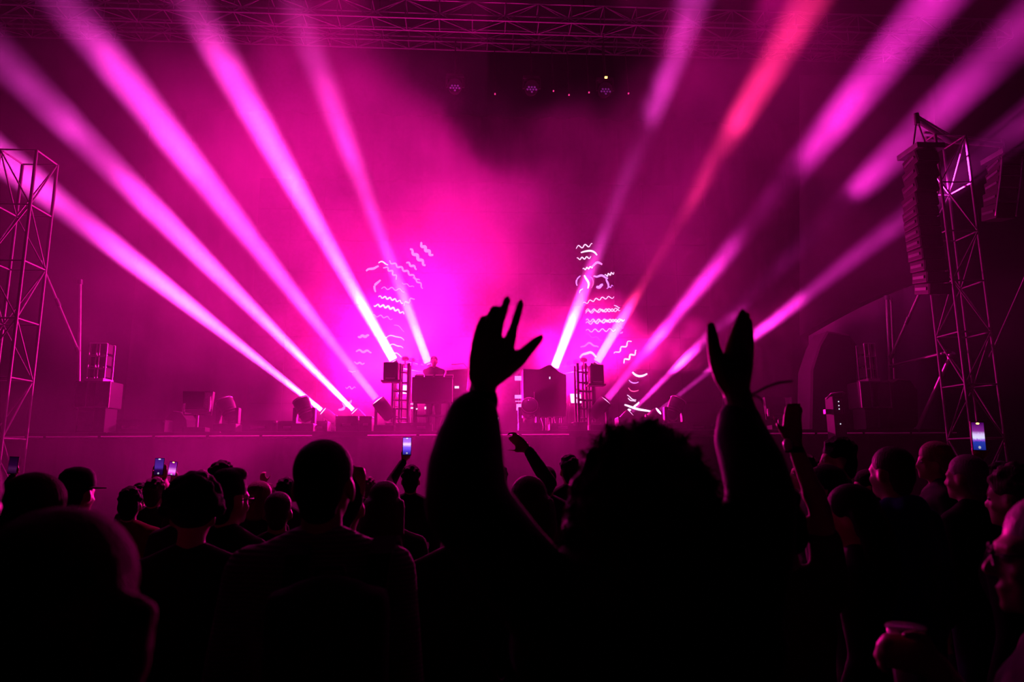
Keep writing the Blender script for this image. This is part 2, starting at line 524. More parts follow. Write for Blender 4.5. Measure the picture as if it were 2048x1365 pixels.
# wash lamps at the back of the stage
for i, ((ax, ay), ya, (bx, by), yb, watts, cone) in enumerate(WASHES):
    a, b = P(ax, ay, ya), P(bx, by, yb)
    t = thing('wash_light', ['low square wash light behind the booth', 'square wash light behind the square speaker ladder', 'square wash light behind the ladder at the big rack'][i], 'stage light', (a.x, ya, DZ), 0, 'wash lights before the led wall')
    hz = a.z - DZ
    MB().box((0, 0.0, 0.05), (0.42, 0.3, 0.1), None, 0.02).build('base', M_CASE, t)
    for sx in (-1, 1):
        MB().box((sx * 0.2, 0, 0.05 + hz / 2), (0.03, 0.1, hz), None, 0.008).build('bracket', M_CASE, t)
    d = (b - a).normalized()
    R = d.to_track_quat('Z', 'Y').to_matrix()
    MB().box(Vector((0, 0, hz)) - d * 0.10, (0.34, 0.34, 0.12), R, 0.02).build('housing', M_CASE, t)
    MB().box(Vector((0, 0, hz)) - d * 0.035, (0.28, 0.28, 0.02), R, 0.006).build('lens', M_LENS, t)
    bpy.context.view_layer.update()
    spot('wash_lamp', a, b, watts, PINK, cone, 1.0, 0.15, t)

# ------------------------------------------------------------------ booth
def speaker_box(t, c, size):
    o = MB().box(c, size, None, 0.015).build('cabinet', M_CASE, t)
    MB().box((c[0], c[1] - size[1] / 2 - 0.008, c[2]), (size[0] * 0.92, 0.015, size[2] * 0.92), None, 0.004).build('grille', M_GRILLE, o)
    return o

BY = 15.3
def pedestal(label, xs, side, spx, sy0, sy1, sp_label):
    """three posts with rungs up to the lamp bar; side = -1 when the speaker hangs off the outer end"""
    x = [P(q, 800, BY).x for q in xs]
    zt = P(xs[1], 727, BY).z
    t = thing('truss_ladder', label, 'truss', (x[1], BY, DZ))
    for k in range(3):
        rod('post', (x[k] - x[1], 0, 0), (x[k] - x[1], 0, zt - DZ), [0.030, 0.024, 0.034][k], M_BLACK, t)
        rod('post', (x[k] - x[1], 0.45, 0), (x[k] - x[1], 0.45, zt - DZ), 0.025, M_BLACK, t)
    for q in (745, 766, 783, 801, 818, 838):
        z = P(xs[1], q, BY).z - DZ
        rod('rung', (x[0] - x[1], 0, z), (x[2] - x[1], 0, z), 0.02, M_BLACK, t)
        rod('rung', (x[0] - x[1], 0.45, z + 0.1), (x[2] - x[1], 0.45, z), 0.016, M_BLACK, t)
    block('foot_plate', ((x[0] + x[2]) / 2 - x[1], 0.2, 0.14), (0.62, 0.6, 0.26), M_BLACK, t)
    a = P(spx[0], sy0, BY - 0.2); b = P(spx[1], sy1, BY - 0.2)
    s = thing('booth_speaker', sp_label, 'speaker', ((a.x + b.x) / 2, BY - 0.215, b.z))
    speaker_box(s, (0, 0, (a.z - b.z) / 2), (b.x - a.x, 0.36, a.z - b.z))
    MB().box((0, 0, -0.02), (b.x - a.x + 0.10, 0.37, 0.04), None, 0.01).build('bracket_plate', M_BLACK, s)
    rod('handle', (-0.1, -0.2, 0.03), (0.1, -0.2, 0.03), 0.012, M_STEEL, s)
    return t
pedestal('black truss ladder with rungs carrying the square speaker next to the performer', (785, 799, 816), -1, (769, 797), 727, 762, 'square black speaker on the ladder beside the pink beam and the performer')
pedestal('black truss ladder with rungs next to the big rack', (1157, 1173, 1186), 1, (1178, 1205), 732, 769, 'square black speaker on the ladder under the red tinted beam')

def lamp_bar(label, pts, group, lab2):
    """bar running back over the keyboards with four small mushroom lamps standing on it"""
    a, b = pts
    t = thing('lamp_bar', label, 'bar', a)
    MB().box((b - a) / 2, (0.08, 0.10, (b - a).length), (b - a).to_track_quat('Z', 'Y').to_matrix()).build('beam', M_BLACK, t)
    rod('end_post', b - a, Vector((b.x - a.x, b.y - a.y, DZ - a.z)), 0.03, M_BLACK, t)
    for k in range(4):
        p = a + (b - a) * (0.08 + 0.28 * k)
        l = thing('bar_lamp', lab2 % ('nearest the ladder', 'second from the ladder', 'third from the ladder', 'farthest from the ladder')[k], 'lamp', p + Vector((0, 0, 0.046)), 0, group)
        MB().cyl((0, 0, 0), (0, 0, 0.10), 0.018, 0.018, 8).build('stem', M_BLACK, l)
        MB().box((0, 0, 0.01), (0.10, 0.08, 0.02)).build('foot', M_BLACK, l)
        MB().lathe([(0.03, 0.08), (0.085, 0.10), (0.09, 0.15), (0.06, 0.19), (0.02, 0.20)], (0, 0, 0), 14).build('shade', M_CASE, l)
lamp_bar('black lamp bar running back from the ladder beside the performer', (P(806, 733, 15.86), P(852, 742, 17.9)), 'lamps on the bar by the performer', 'small mushroom shaped lamp on the bar beside the performer, %s')
lamp_bar('black lamp bar running back from the ladder at the big rack', (P(1172, 735, 15.86), P(1124, 745, 17.9)), 'lamps on the bar by the rack', 'small mushroom shaped lamp on the bar beside the big rack, %s')

# keyboards desk
a, b = P(826, 757, 15.0), P(905, 806, 15.0)
t = thing('synth_desk', 'wide dark keyboard desk that the performer stands at', 'desk', ((a.x + b.x) / 2, 15.0, DZ))
w = b.x - a.x
MB().box((0, 0, (a.z + b.z) / 2 - DZ), (w, 0.55, a.z - b.z), None, 0.02).build('desk_body', M_CASE, t)
for k in range(4):
    MB().box((-w / 2 + 0.14 + k * w / 4, -0.03, a.z - DZ + 0.03), (w / 4 - 0.04, 0.4, 0.08), Matrix.Rotation(0.2, 3, 'X'), 0.01).build('keyboard', M_CASE, t)
for sx in (-1, 1):
    for sy in (-0.2, 0.2):
        rod('leg', (sx * (w / 2 - 0.06), sy, 0), (sx * (w / 2 - 0.06), sy, b.z - DZ + 0.05), 0.03, M_BLACK, t)
MB().box((0, 0, 0.4), (w - 0.1, 0.3, 0.03)).build('shelf', M_BLACK, t)
for k, (qx, qy, qw, qh) in enumerate([(826, 817, 8, 3), (833, 819, 5, 2.4), (825, 809, 7, 1.5), (851, 817, 3, 5)]):  # reflections and bright glimpses from behind, set as glowing marks
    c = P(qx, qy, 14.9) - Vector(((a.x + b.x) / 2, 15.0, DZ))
    o = MB().box((c.x, -0.17, c.z), (W(qw, 15), 0.012, W(qh, 15))).build('glow_mark', M_SMALL, t)

a, b = P(893, 739, 15.8), P(938, 782, 15.8)
t = thing('rack_case', 'slanted dark equipment case with a gooseneck lamp beside the performer', 'case', ((a.x + b.x) / 2, 15.9, DZ))
hh, ww = a.z - DZ, (b.x - a.x) / 2
MB().prism([(-ww, 0), (ww, 0), (ww * 0.8, hh - 0.45), (ww * 0.95, hh + 0.02), (-ww, hh - 0.03)], -0.1, 0.5).build('case_body', M_CASE, t)
MB().box((-0.02, -0.11, hh - 0.42), (0.10, 0.012, 0.05)).build('glow_mark', M_SMALL, t)
gl = MB().tube([(ww * 0.9, 0.1, hh - 0.1), (ww * 0.85, 0.1, hh + 0.06), (ww * 0.5, 0.1, hh + 0.16), (-0.05, 0.1, hh + 0.14)], 0.008, 6).build('gooseneck', M_BLACK, t)
MB().box((-0.1, 0.1, hh + 0.14), (0.11, 0.03, 0.02)).build('lamp_head', M_BLACK, gl)

# big rack opposite
o = P(1089, 862, 15.0)
t = thing('equipment_rack', 'big dark equipment rack with a peaked top and cables below', 'rack', (o.x, 15.0, DZ))
def rx(px, py):
    q = P(px, py, 15.0)
    return (q.x - o.x, q.z - DZ)
MB().prism([rx(1047, 834), rx(1132, 834), rx(1132, 751), rx(1118, 745), rx(1102, 731), rx(1096, 731), rx(1078, 740), rx(1046, 739)], -0.05, 0.5).build('rack_body', M_CASE, t)
for px in (1052, 1075, 1098, 1126):
    x = rx(px, 860)[0]
    rod('leg', (x, 0.1, 0), (x, 0.1, rx(1080, 830)[1]), 0.022, M_BLACK, t)
    rod('leg', (x, 0.42, 0), (x, 0.42, rx(1080, 830)[1]), 0.022, M_BLACK, t)
q = rx(1099, 757)
MB().box((q[0], -0.056, q[1]), (0.025, 0.01, 0.05)).build('glow_mark', M_SMALL, t)
for px, py, ph in ((1068, 792, 14), (1067, 807, 6)):
    q = rx(px, py)
    MB().box((q[0], -0.056, q[1]), (0.025, 0.01, W(ph, 15))).build('edge_strip', M_STEEL, t)
for k, px in enumerate((1084, 1098, 1110)):
    q = rx(px, 842)
    MB().tube([(q[0], -0.02, 0.02), (q[0] + 0.03, -0.03, 0.15), (q[0] - 0.02, -0.02, q[1] + 0.08)], 0.012, 6).build('cable', M_STEEL, t)

# monitor stand between the hand and the rack: stacked screens
t = thing('screen_stand', 'narrow stand with small pale screens glimpsed beside the big rack', 'screen stand', (P(1040, 800, 16.3).x, 16.3, DZ))
ox = P(1040, 800, 16.3).x
rod('post', (0, 0.06, 0), (0, 0.06, P(1040, 748, 16.3).z - DZ), 0.03, M_BLACK, t)
MB().box((0, 0.06, 0.02), (0.4, 0.4, 0.04)).build('foot', M_BLACK, t)
m_scr = mat('pale_screen', (0.7, 0.5, 0.9), 0.3, 0, 0.5, 30, 0, (1.0, 0.35, 0.95), 0.9)
for px, py, pw, ph in ((1037, 757, 15, 9), (1040, 794, 21, 7), (1040, 803, 19, 1.6), (1040, 815, 14, 13)):
    c = P(px, py, 16.3)
    MB().box((c.x - ox, 0, c.z - DZ), (W(pw, 16.3), 0.03, W(ph, 16.3))).build('screen', m_scr, t)
# boxes on the deck: px left, right, top, depth, label
for i, (l, r, tp, Y, lab) in enumerate([
    (480, 552, 843, 14.6, 'long low wedge box beside the moving head next to the strobe'),
    (556, 594, 844, 14.6, 'short low wedge box between two moving heads'),
    (622, 655, 844, 14.6, 'small low wedge box next to the paired cases'),
    (672, 716, 834, 14.5, 'flat case with lit corners, wider of the pair by the moving head'),
    (719, 744, 834, 14.5, 'flat case with lit corners, narrower of the pair by the moving head'),
    (821, 864, 847, 14.3, 'low dark box in front of the keyboard desk'),
    (1100, 1150, 848, 14.4, 'low dark box under the big rack'),
    (1237, 1330, 836, 14.6, 'long flat case behind the curly haired person'),
    (1368, 1425, 849, 14.3, 'low cable ramp box at the stage edge next to the last moving head'),
    (190, 330, 842, 14.6, 'long low flight case by the hazy speaker stack'),
]):
    a, b = P(l, tp, Y), P(r, tp, Y)
    h = a.z - DZ
    t = thing('flight_case', lab, 'case', ((a.x + b.x) / 2, Y, DZ + 0.014), 0, 'cases on the stage edge')
    w2 = b.x - a.x
    MB().prism([(-w2 / 2, 0), (w2 / 2, 0), (w2 / 2, h - 0.02), (w2 / 2 - 0.02, h), (-w2 / 2 + 0.02, h), (-w2 / 2, h - 0.02)], 0, 0.4).build('case_body', M_CASE, t)
    for sx in (-1, 1):
        MB().box((sx * (w2 / 2 - 0.02), -0.002, h - 0.03), (0.05, 0.02, 0.05)).build('corner_cap', mat('chromed_corner', (0.7, 0.7, 0.72), 0.2, 1.0), t)
    MB().box((0, -0.006, h * 0.5), (min(0.3, w2 * 0.4), 0.015, 0.05)).build('handle', M_STEEL, t)

# strobes on yokes
def strobe(label, px, py, rz):
    c = P(px, py, 14.4)
    t = thing('strobe_light', label, 'stage light', (c.x, 14.4, DZ + 0.014), rz, 'strobe panels on yokes')
    zc = c.z - DZ
    MB().prism([(-0.26, zc - 0.16), (0.26, zc - 0.16), (0.29, zc + 0.2), (-0.29, zc + 0.2)], -0.09, 0.09).build('panel_body', M_CASE, t)
    MB().box((0.2, -0.095, zc + 0.03), (0.13, 0.02, 0.3)).build('side_plate', mat('pale_plate', (0.6, 0.6, 0.62), 0.35, 0.6, 0.5, 30), t)
    for sx in (-1, 1):
        MB().box((sx * 0.24, -0.11, zc - 0.13 + (0.07 if sx > 0 else 0)), (0.035, 0.03, 0.16 + (0.14 if sx > 0 else 0))).build('side_strip', mat('bare_nosing', (0.75, 0.74, 0.76), 0.4, 0.2), t)
        rod('yoke_arm', (sx * 0.26, 0, zc - 0.27), (sx * 0.26, 0, zc - 0.02), 0.016, M_BLACK, t)
    rod('yoke_bar', (-0.26, 0, zc - 0.27), (0.26, 0, zc - 0.27), 0.016, M_BLACK, t)
    rod('stand_post', (0, 0, 0), (0, 0, zc - 0.26), 0.028, M_STEEL, t)
    block('stand_base', (0, 0, 0.06), (0.42, 0.4, 0.12), M_BLACK, t)
strobe('strobe panel on a yoke stand between the moving head and the hazy case', 397, 805, 0.12)
strobe('strobe panel on a yoke stand under the ribbon of the raised wrist', 1556, 815, -0.15)

# dark covered gear towards the wings
def stack_of(name, label, cat, parts, Y, group=None):
    o = P(parts[0][0], 862, Y)
    z0 = min(P((q[0] + q[1]) / 2, q[3], Y).z for q in parts)
    t = thing(name, label, cat, (o.x, Y, 0), 0, group)
    return t, o
# ------------------------------------------------------------------ truss towers and roof
M_TOWER = mat('weathered_aluminium', (0.15, 0.15, 0.16), 0.55, 0.5, 0.25, 5)
M_DARKT = mat('dull_black_tube', (0.10, 0.10, 0.11), 0.5, 0.3, 0.2, 5)
def box_truss(name, label, a, b, size, r, bay, loc, m=M_ALU, group=None, updir=Vector((0, 1, 0)), cat='truss'):
    """four chords from a to b (local), zigzag braces and square frames"""
    t = thing(name, label, cat, loc, 0, group)
    d, L = (b - a).normalized(), (b - a).length
    u = updir.normalized(); w = d.cross(u).normalized()
    cs = [(su * u + sw * w) * size / 2 for su, sw in ((-1, -1), (1, -1), (1, 1), (-1, 1))]
    for c in cs:
        rod('chord', a + c, b + c, r, m, t)
    nb = max(1, int(round(L / bay)))
    for k in range(nb + 1):
        p = a + d * (L * k / nb)
        for i in range(4):
            rod('frame_tube', p + cs[i], p + cs[(i + 1) % 4], r * 0.55, m, t)
            if k < nb:
                p2 = a + d * (L * (k + 1) / nb)
                i0, i1 = (i, (i + 1) % 4) if (k + i) % 2 == 0 else ((i + 1) % 4, i)
                rod('brace', p + cs[i0], p2 + cs[i1], r * 0.5, m, t)
    return t
tr = P(1930, 700, 12.2)
T1 = box_truss('truss_tower', 'tall aluminium truss tower beside the hanging speaker column', Vector((0, 0, 0.1)), Vector((0, 0, 7.9)), 0.62, 0.028, 1.0, (tr.x, 12.2, 0), M_TOWER, group='roof towers')
block('base_plate', (0, 0, 0.05), (1.1, 1.1, 0.1), M_STEEL, T1)
tl = P(22, 620, 12.2)
T2 = box_truss('truss_tower', 'tall aluminium truss tower veiled by violet haze', Vector((0, 0, 0.1)), Vector((0, 0, 7.2)), 0.62, 0.028, 1.0, (tl.x, 12.2, 0), M_TOWER, group='roof towers')
block('base_plate', (0, 0, 0.05), (1.1, 1.1, 0.1), M_STEEL, T2)
ra = P(1000, 82, 19.0)
TL = [(box_truss('roof_truss', 'long roof truss across the stage, the one lower down over the led wall', Vector((-15, 0, 0)), Vector((15, 0, 0)), 0.42, 0.024, 0.8, (CX, 19.0, ra.z), M_DARKT, group='roof trusses', updir=Vector((0, 0, 1)))),
      (box_truss('roof_truss', 'long roof truss across the stage, the one higher up over the booth', Vector((-15, 0, 0)), Vector((15, 0, 0)), 0.55, 0.024, 0.9, (CX, 17.2, P(1000, 36, 17.2).z), M_DARKT, group='roof trusses', updir=Vector((0, 0, 1))))]
cl = MB().box((1.0, 16.8, 16.3), (40, 11.0, 0.06)).build('ceiling', M_CLOTH)
struct(cl)
for tz in TL:                                        # chain hoists up to the roof
    for x in (-8, -3, 3, 8):
        rod('hoist_chain', (x, 0, 0.2), (x, 0, 16.3 - tz.location.z), 0.012, M_BLACK, tz)
for k, (x, watts, lname) in enumerate(HIGH):  # bodies and lights of the added, unseen haze lamps
    t = thing('added_roof_wash', 'unseen added wash light just under the roof cloth above the %s' % ('strobe', 'ladder beside the performer', 'keyboard desk', 'big rack', 'covered gear')[k], 'stage light', (x, 16.4, 15.2), 0, 'added wash lights under the roof cloth')
    rod('hanger', (0, 0, 0.1), (0, 0, 1.1), 0.02, M_BLACK, t)
    a = Vector((x, 16.4, 15.2)); b = Vector((x * 0.95 - 0.3, 11.6, 1.5)); d = (b - a).normalized()
    R = d.to_track_quat('Z', 'Y').to_matrix()
    MB().lathe([(0.12, -0.22), (0.16, -0.18), (0.17, 0.0), (0.165, 0.02)], (0, 0, 0), 18, R).build('head', M_CASE, t)
    for sx in (-1, 1):
        MB().box((sx * 0.2, 0, 0.02), (0.03, 0.08, 0.24)).build('yoke_arm', M_CASE, t)
    MB().box((0, 0, 0.14), (0.43, 0.1, 0.05)).build('yoke', M_CASE, t)
    bpy.context.view_layer.update()
    spot(lname, a + d * 0.06, b, watts, PINK, 52, 1.0, 0.12, t)

# wash lights hung under the roof truss
hang = [(910, 175, 'hung wash light with honeycomb face deep in the pink glow'), (1063, 178, 'hung wash light with honeycomb face over the raised hand'), (1210, 182, 'hung wash light with honeycomb face under the tiny amber lamp')]
m_cell = mat('violet_cells', (0.3, 0.1, 0.5), 0.3, 0, 0.2, 10, 0, (0.5, 0.1, 0.8), 0.10)
for px, py, lab in hang:
    c = P(px, py, 18.6)
    t = thing('hung_wash_light', lab, 'stage light', (c.x, 18.6, c.z), 0, 'wash lights hung in the roof')
    rod('hanger', (0, 0, 0.35), (0, 0.2, ra.z - c.z - 0.1), 0.02, M_BLACK, t)
    MB().box((0, 0, 0.34), (0.5, 0.18, 0.1), None, 0.02).build('yoke', M_CASE, t)
    for sx in (-1, 1):
        rod('yoke_arm', (sx * 0.24, 0, 0), (sx * 0.24, 0, 0.34), 0.03, M_CASE, t)
    h = MB().cyl((0, -0.1, 0), (0, 0.18, 0.06), 0.21, 0.18, 20).build('head', M_CASE, t)
    for i in range(-2, 3):
        for j in range(-2, 3):
            x, z = (i + 0.5 * (j % 2)) * 0.085, j * 0.074
            if x * x + z * z < 0.028:
                MB().cyl((x, -0.108, z), (x, -0.10, z), 0.030, 0.034, 6).build('lens', m_cell, h)
c = P(1212, 155, 17.2)
t = thing('amber_lamp', 'tiny amber lamp clamped in the dark roof', 'lamp', (c.x, 17.2, c.z))
MB().box((0, 0, 0), (0.07, 0.05, 0.035)).build('lens', M_AMBER, t)
rod('clamp', (0, 0.03, 0), (0, 0.2, TL[1].location.z - c.z - 0.27), 0.014, M_BLACK, t)
for px, py, lab in ((1107, 182, 'pinprick red lamp in the roof beside the hung wash light over the raised hand'),
                    (1138, 190, 'pinprick red lamp midway between the wash light over the hand and the amber lamp'),
                    (990, 188, 'pinprick red lamp between the wash light over the hand and the glow-covered one'),
                    (1178, 185, 'pinprick red lamp close beside the hung wash light under the amber lamp'),
                    (1257, 187, 'pinprick red lamp past the amber lamp, apart from the others')):
    c = P(px, py, 18.7)
    t = thing('roof_indicator', lab, 'lamp', (c.x, 18.7, c.z), 0, 'pinprick lamps in the roof')
    MB().box((0, 0, 0), (0.035, 0.04, 0.035)).build('lens', mat('red_indicator', (0.8, 0.1, 0.3), 0.3, 0, 0, 4, 0, (1.0, 0.05, 0.35), 0.8), t)
    rod('clamp', (0, 0.02, 0), (0, 0.25, ra.z - c.z - 0.15), 0.012, M_BLACK, t)

# ------------------------------------------------------------------ hanging speaker columns
def line_array(label, pts, Y, bw, n, group=None, body=M_CASE, rz=0.0, frame=False):
    """column of hung cabinets following a bent line of pixels"""
    ps = [P(x, y, Y) for x, y in pts]
    top = ps[0]
    t = thing('line_array', label, 'speaker column', top, 0, group)
    def at(u):
        f = u * (len(ps) - 1)
        i = min(int(f), len(ps) - 2)
        return ps[i].lerp(ps[i + 1], f - i)
    for k in range(n):
        a, b = at(k / n) - top, at((k + 1) / n) - top
        h = (b - a).length * 0.94
        R = Matrix.Rotation(rz, 3, 'Z') @ Matrix.Rotation((-0.25 + 0.5 * k / n), 3, 'X')
        c = MB().box((a + b) / 2, (bw, 0.4, h), R, 0.02).build('cabinet', body, t)
        MB().box((a + b) / 2 + R @ Vector((0, -0.205, 0)), (bw * 0.94, 0.012, h * 0.86), R).build('grille', M_GRILLE, c)
        MB().box((a + b) / 2 + R @ Vector((-bw / 2 - 0.01, 0, 0)), (0.02, 0.3, 0.05), R).build('rigging_strap', M_STEEL, c)
        if frame:
            rod('rung', a + Vector((-bw / 2, -0.22, 0)), a + Vector((bw / 2, -0.22, 0)), 0.016, M_ALU, t)
    if frame:
        for sx in (-1, 1):
            MB().tube([at(u / 6) - top + Vector((sx * bw / 2, -0.22, 0)) for u in range(7)], 0.018, 6).build('rail', M_ALU, t)
    block('fly_frame', (0, 0, 0.08), (bw + 0.1, 0.6, 0.1), M_STEEL, t)
    for sx in (-1, 1):
        rod('chain', (sx * 0.15, 0, 0.1), (0, 0.0, 7.97 - top.z), 0.015, M_STEEL, t)
    return t
LA1 = line_array('black hanging speaker column bowed beside the truss tower', [(1842, 312), (1840, 420), (1850, 500), (1868, 590)], 11.45, 0.43, 12)
LA2 = line_array('outer hanging speaker column seen as pale rails with rungs', [(2008, 322), (2004, 370), (1995, 440)], 12.4, 0.42, 5, frame=True)

for lab, la, x0, y0 in (('cantilever beam on the truss tower carrying the bowed speaker column', LA1, 0.3, 0.1), ('cantilever beam on the truss tower carrying the outer speaker column', LA2, -0.3, 0.0)):
    ct = thing('cantilever_beam', lab, 'beam', (tr.x, 12.2, 7.96))
    x1, y1 = la.location.x - tr.x, la.location.y - 12.2
    rod('tube', (x0, y0, 0), (x1, y1, 0), 0.05, M_TOWER, ct)
    rod('tube', (x0, y0, 0.14), (x1, y1, 0.08), 0.025, M_TOWER, ct)
    rod('end_plate', (x1, y1, -0.1), (x1, y1, 0.12), 0.05, M_STEEL, ct)

# ------------------------------------------------------------------ side sheet, pipes and ground stacks by the wings
def sheet(name, label, rows, thick, m, cat):
    """fabric given by rows of (x px, y px, depth) points"""
    mb = MB(); vs = []; fs = []
    nr, nc = len(rows), len(rows[0])
    for r in rows:
        for (x, y, Y) in r:
            vs.append(P(x, y, Y))
    off = len(vs)
    vs += [v + Vector((0.0, thick, 0.0)) for v in vs]
    for i in range(nr - 1):
        for j in range(nc - 1):
            a, b, c, d = i * nc + j, i * nc + j + 1, (i + 1) * nc + j + 1, (i + 1) * nc + j
            fs += [(a, d, c, b), (a + off, b + off, c + off, d + off)]
    rim = [j for j in range(nc)] + [i * nc + nc - 1 for i in range(1, nr)] + [(nr - 1) * nc + j for j in range(nc - 2, -1, -1)] + [i * nc for i in range(nr - 2, 0, -1)]
    for k in range(len(rim)):
        a, b = rim[k], rim[(k + 1) % len(rim)]
        fs.append((a, b, b + off, a + off))
    mb.add(vs, fs, True)
    o = mb.build(name, m)
    return tag(o, label, cat)
def lerp(a, b, t):
    return a + (b - a) * t
rows = []
for i in range(7):
    u = i / 6
    r = []
    for j in range(15):
        v = j / 14
        fold = math.sin(v * 19 + u * 2) * 0.10
        r.append((lerp(1618, 1880, v) + 10 * u * (1 - v), lerp(lerp(672, 552, v) - 10 * math.sin(v * math.pi), 905, u), 15.6 + fold + 0.6 * v))
    rows.append(r)
sheet('side_tarpaulin', 'pale draped tarpaulin closing the wing behind the speaker stacks', rows, 0.02, M_TARP, 'tarpaulin')
rows = []
for i in range(9):
    u = i / 8
    r = []
    for j in range(15):
        v = j / 14
        r.append((lerp(1600, 1870, v), lerp(150, lerp(672, 556, v) - 14 * math.sin(v * math.pi), u), 17.4 + 0.12 * math.sin(v * 9 + 3 * u) + 0.5 * v))
    rows.append(r)
# scaffold pipes
def pipe(label, a, b, Y0, Y1, r=0.03, joint=None):
    p, q = P(*a, Y0), P(*b, Y1)
    t = thing('scaffold_pipe', label, 'pipe', p)
    rod('tube', Vector((0, 0, 0)), q - p, r, M_ALU, t)
    if joint:
        c = (q - p) * joint
        d = (q - p).normalized()
        rod('sleeve', c - d * 0.08, c + d * 0.08, r * 1.5, M_STEEL, t)
    for e, s in ((Vector((0, 0, 0)), 1), (q - p, -1)):
        rod('clamp', e, e + (q - p).normalized() * 0.1 * s, r * 1.6, M_STEEL, t)
    return t
pipe('slanting scaffold pipe with a sleeve joint rising from the pipe knot', (1781, 716), (1850, 562), 14.46, 13.4, 0.03, 0.5)
pipe('level scaffold pipe from the pipe knot to the truss tower', (1782, 733), (1898, 704), 14.46, 12.3, 0.03)
pipe('upright scaffold pipe before the pale tarpaulin, the thicker of two', (1786, 905), (1774, 592), 14.55, 14.55, 0.04)
pipe('upright scaffold pipe before the pale tarpaulin, the thinner of two', (1796, 905), (1782, 596), 14.7, 14.7, 0.025)
pipe('dark slanting scaffold pipe leaning against the foot of the truss tower', (1832, 866), (1904, 706), 13.68, 12.3, 0.04)
pipe('slanting scaffold pipe with a sleeve joint in the violet haze', (80, 522), (157, 704), 13.8, 14.42, 0.03, 0.45)
pipe('upright scaffold pipe in the violet haze behind the slanting one', (156, 905), (160, 560), 14.45, 14.45, 0.035)
pipe('thin guy pipe slanting off the outer side of the truss tower', (1979, 716), (2080, 486), 12.2, 12.2, 0.018)
# drape hung above the tarpaulin
sheet('roof_skirt', 'dark roof skirt cloth hanging over the pale tarpaulin with a sagging hem', rows, 0.02, mat('dark_roof_cloth', (0.06, 0.05, 0.065), 0.8, 0, 0.3, 2, 0.2), 'cloth')

def ground_stack(side, lab):
    """frame on a grille speaker on a smaller cabinet: pixel rectangles (l, r, t, b)"""
    Y = 14.0
    mir = (lambda x: x) if side > 0 else (lambda x: 1936 - x)
    def rect(l, r, tt, b):
        l, r = sorted((mir(l), mir(r)))
        p, q = P(l, tt, Y), P(r, b, Y)
        return p, q
    p, q = rect(1706, 1768, 766, 818)
    base = P((mir(1706) + mir(1768)) / 2, 860, Y)
    cx = (p.x + q.x) / 2
    s = thing('grille_speaker', lab + ', wide grille cabinet in the middle', 'speaker', (cx, Y, q.z), 0)
    c = MB().box((0, 0, (p.z - q.z) / 2), (q.x - p.x, 0.5, p.z - q.z), None, 0.015).build('cabinet', M_CASE, s)
    for k, (x0, x1) in enumerate(((0.02, 0.42), (0.58, 0.98))):
        MB().box((lerp(p.x, q.x, (x0 + x1) / 2) - cx, -0.258, (p.z - q.z) / 2), ((q.x - p.x) * (x1 - x0), 0.014, (p.z - q.z) * 0.9)).build('grille', M_GRILLE, c)
    for x in (-0.5, -0.16, 0.5):
        MB().box(((q.x - p.x) * x, -0.262, (p.z - q.z) / 2), (0.02, 0.02, p.z - q.z)).build('edge_trim', M_STEEL, c)
    for z in (0.01, p.z - q.z - 0.01):
        MB().box((0, -0.262, z), (q.x - p.x, 0.02, 0.02)).build('edge_trim', M_STEEL, c)
    hs = q.z
    p2, q2 = rect(1711, 1738, 820, 862)
    s2 = thing('speaker_cabinet', lab + ', narrow cabinet at the bottom', 'speaker', (cx, Y, DZ))
    MB().box((0, 0, (hs - DZ) / 2), (q.x - p.x - 0.12, 0.45, hs - DZ), None, 0.008).build('cabinet', M_CASE, s2)
    MB().box((-0.1, -0.23, (hs - DZ) / 2), (0.3, 0.012, (hs - DZ) * 0.8)).build('grille', M_GRILLE, s2)
    p3, q3 = rect(1720, 1748, 690, 760)
    f = thing('amplifier_rack', lab + ', open ladder rack on top', 'rack', ((p3.x + q3.x) / 2, Y, p.z))
    w3, h3 = q3.x - p3.x, p3.z - p.z
    block('foot_plate', (0, 0, 0.035), (w3 + 0.02, 0.4, 0.07), mat('pale_plate2', (0.5, 0.48, 0.52), 0.5, 0.3), f)
    for x in (-0.5, -0.08, 0.08, 0.5):
        rod('upright', (w3 * x, -0.15, 0.06), (w3 * x, -0.15, h3), 0.015, M_ALU, f)
        rod('upright', (w3 * x, 0.15, 0.06), (w3 * x, 0.15, h3), 0.015, M_ALU, f)
    for u in (0.34, 0.66, 1.0):
        rod('rung', (-w3 / 2, -0.15, h3 * u), (w3 / 2, -0.15, h3 * u), 0.013, M_ALU, f)
        rod('rung', (-w3 / 2, 0.15, h3 * u), (w3 / 2, 0.15, h3 * u), 0.013, M_ALU, f)
    for k in range(3):
        block('amp_unit', (0, 0.02, 0.07 + h3 * (0.17 + 0.31 * k)), (w3 * 0.88, 0.24, h3 * 0.26), M_CASE, f)
ground_stack(1, 'speaker stack before the pale tarpaulin')
ground_stack(-1, 'speaker stack lost in the violet haze')
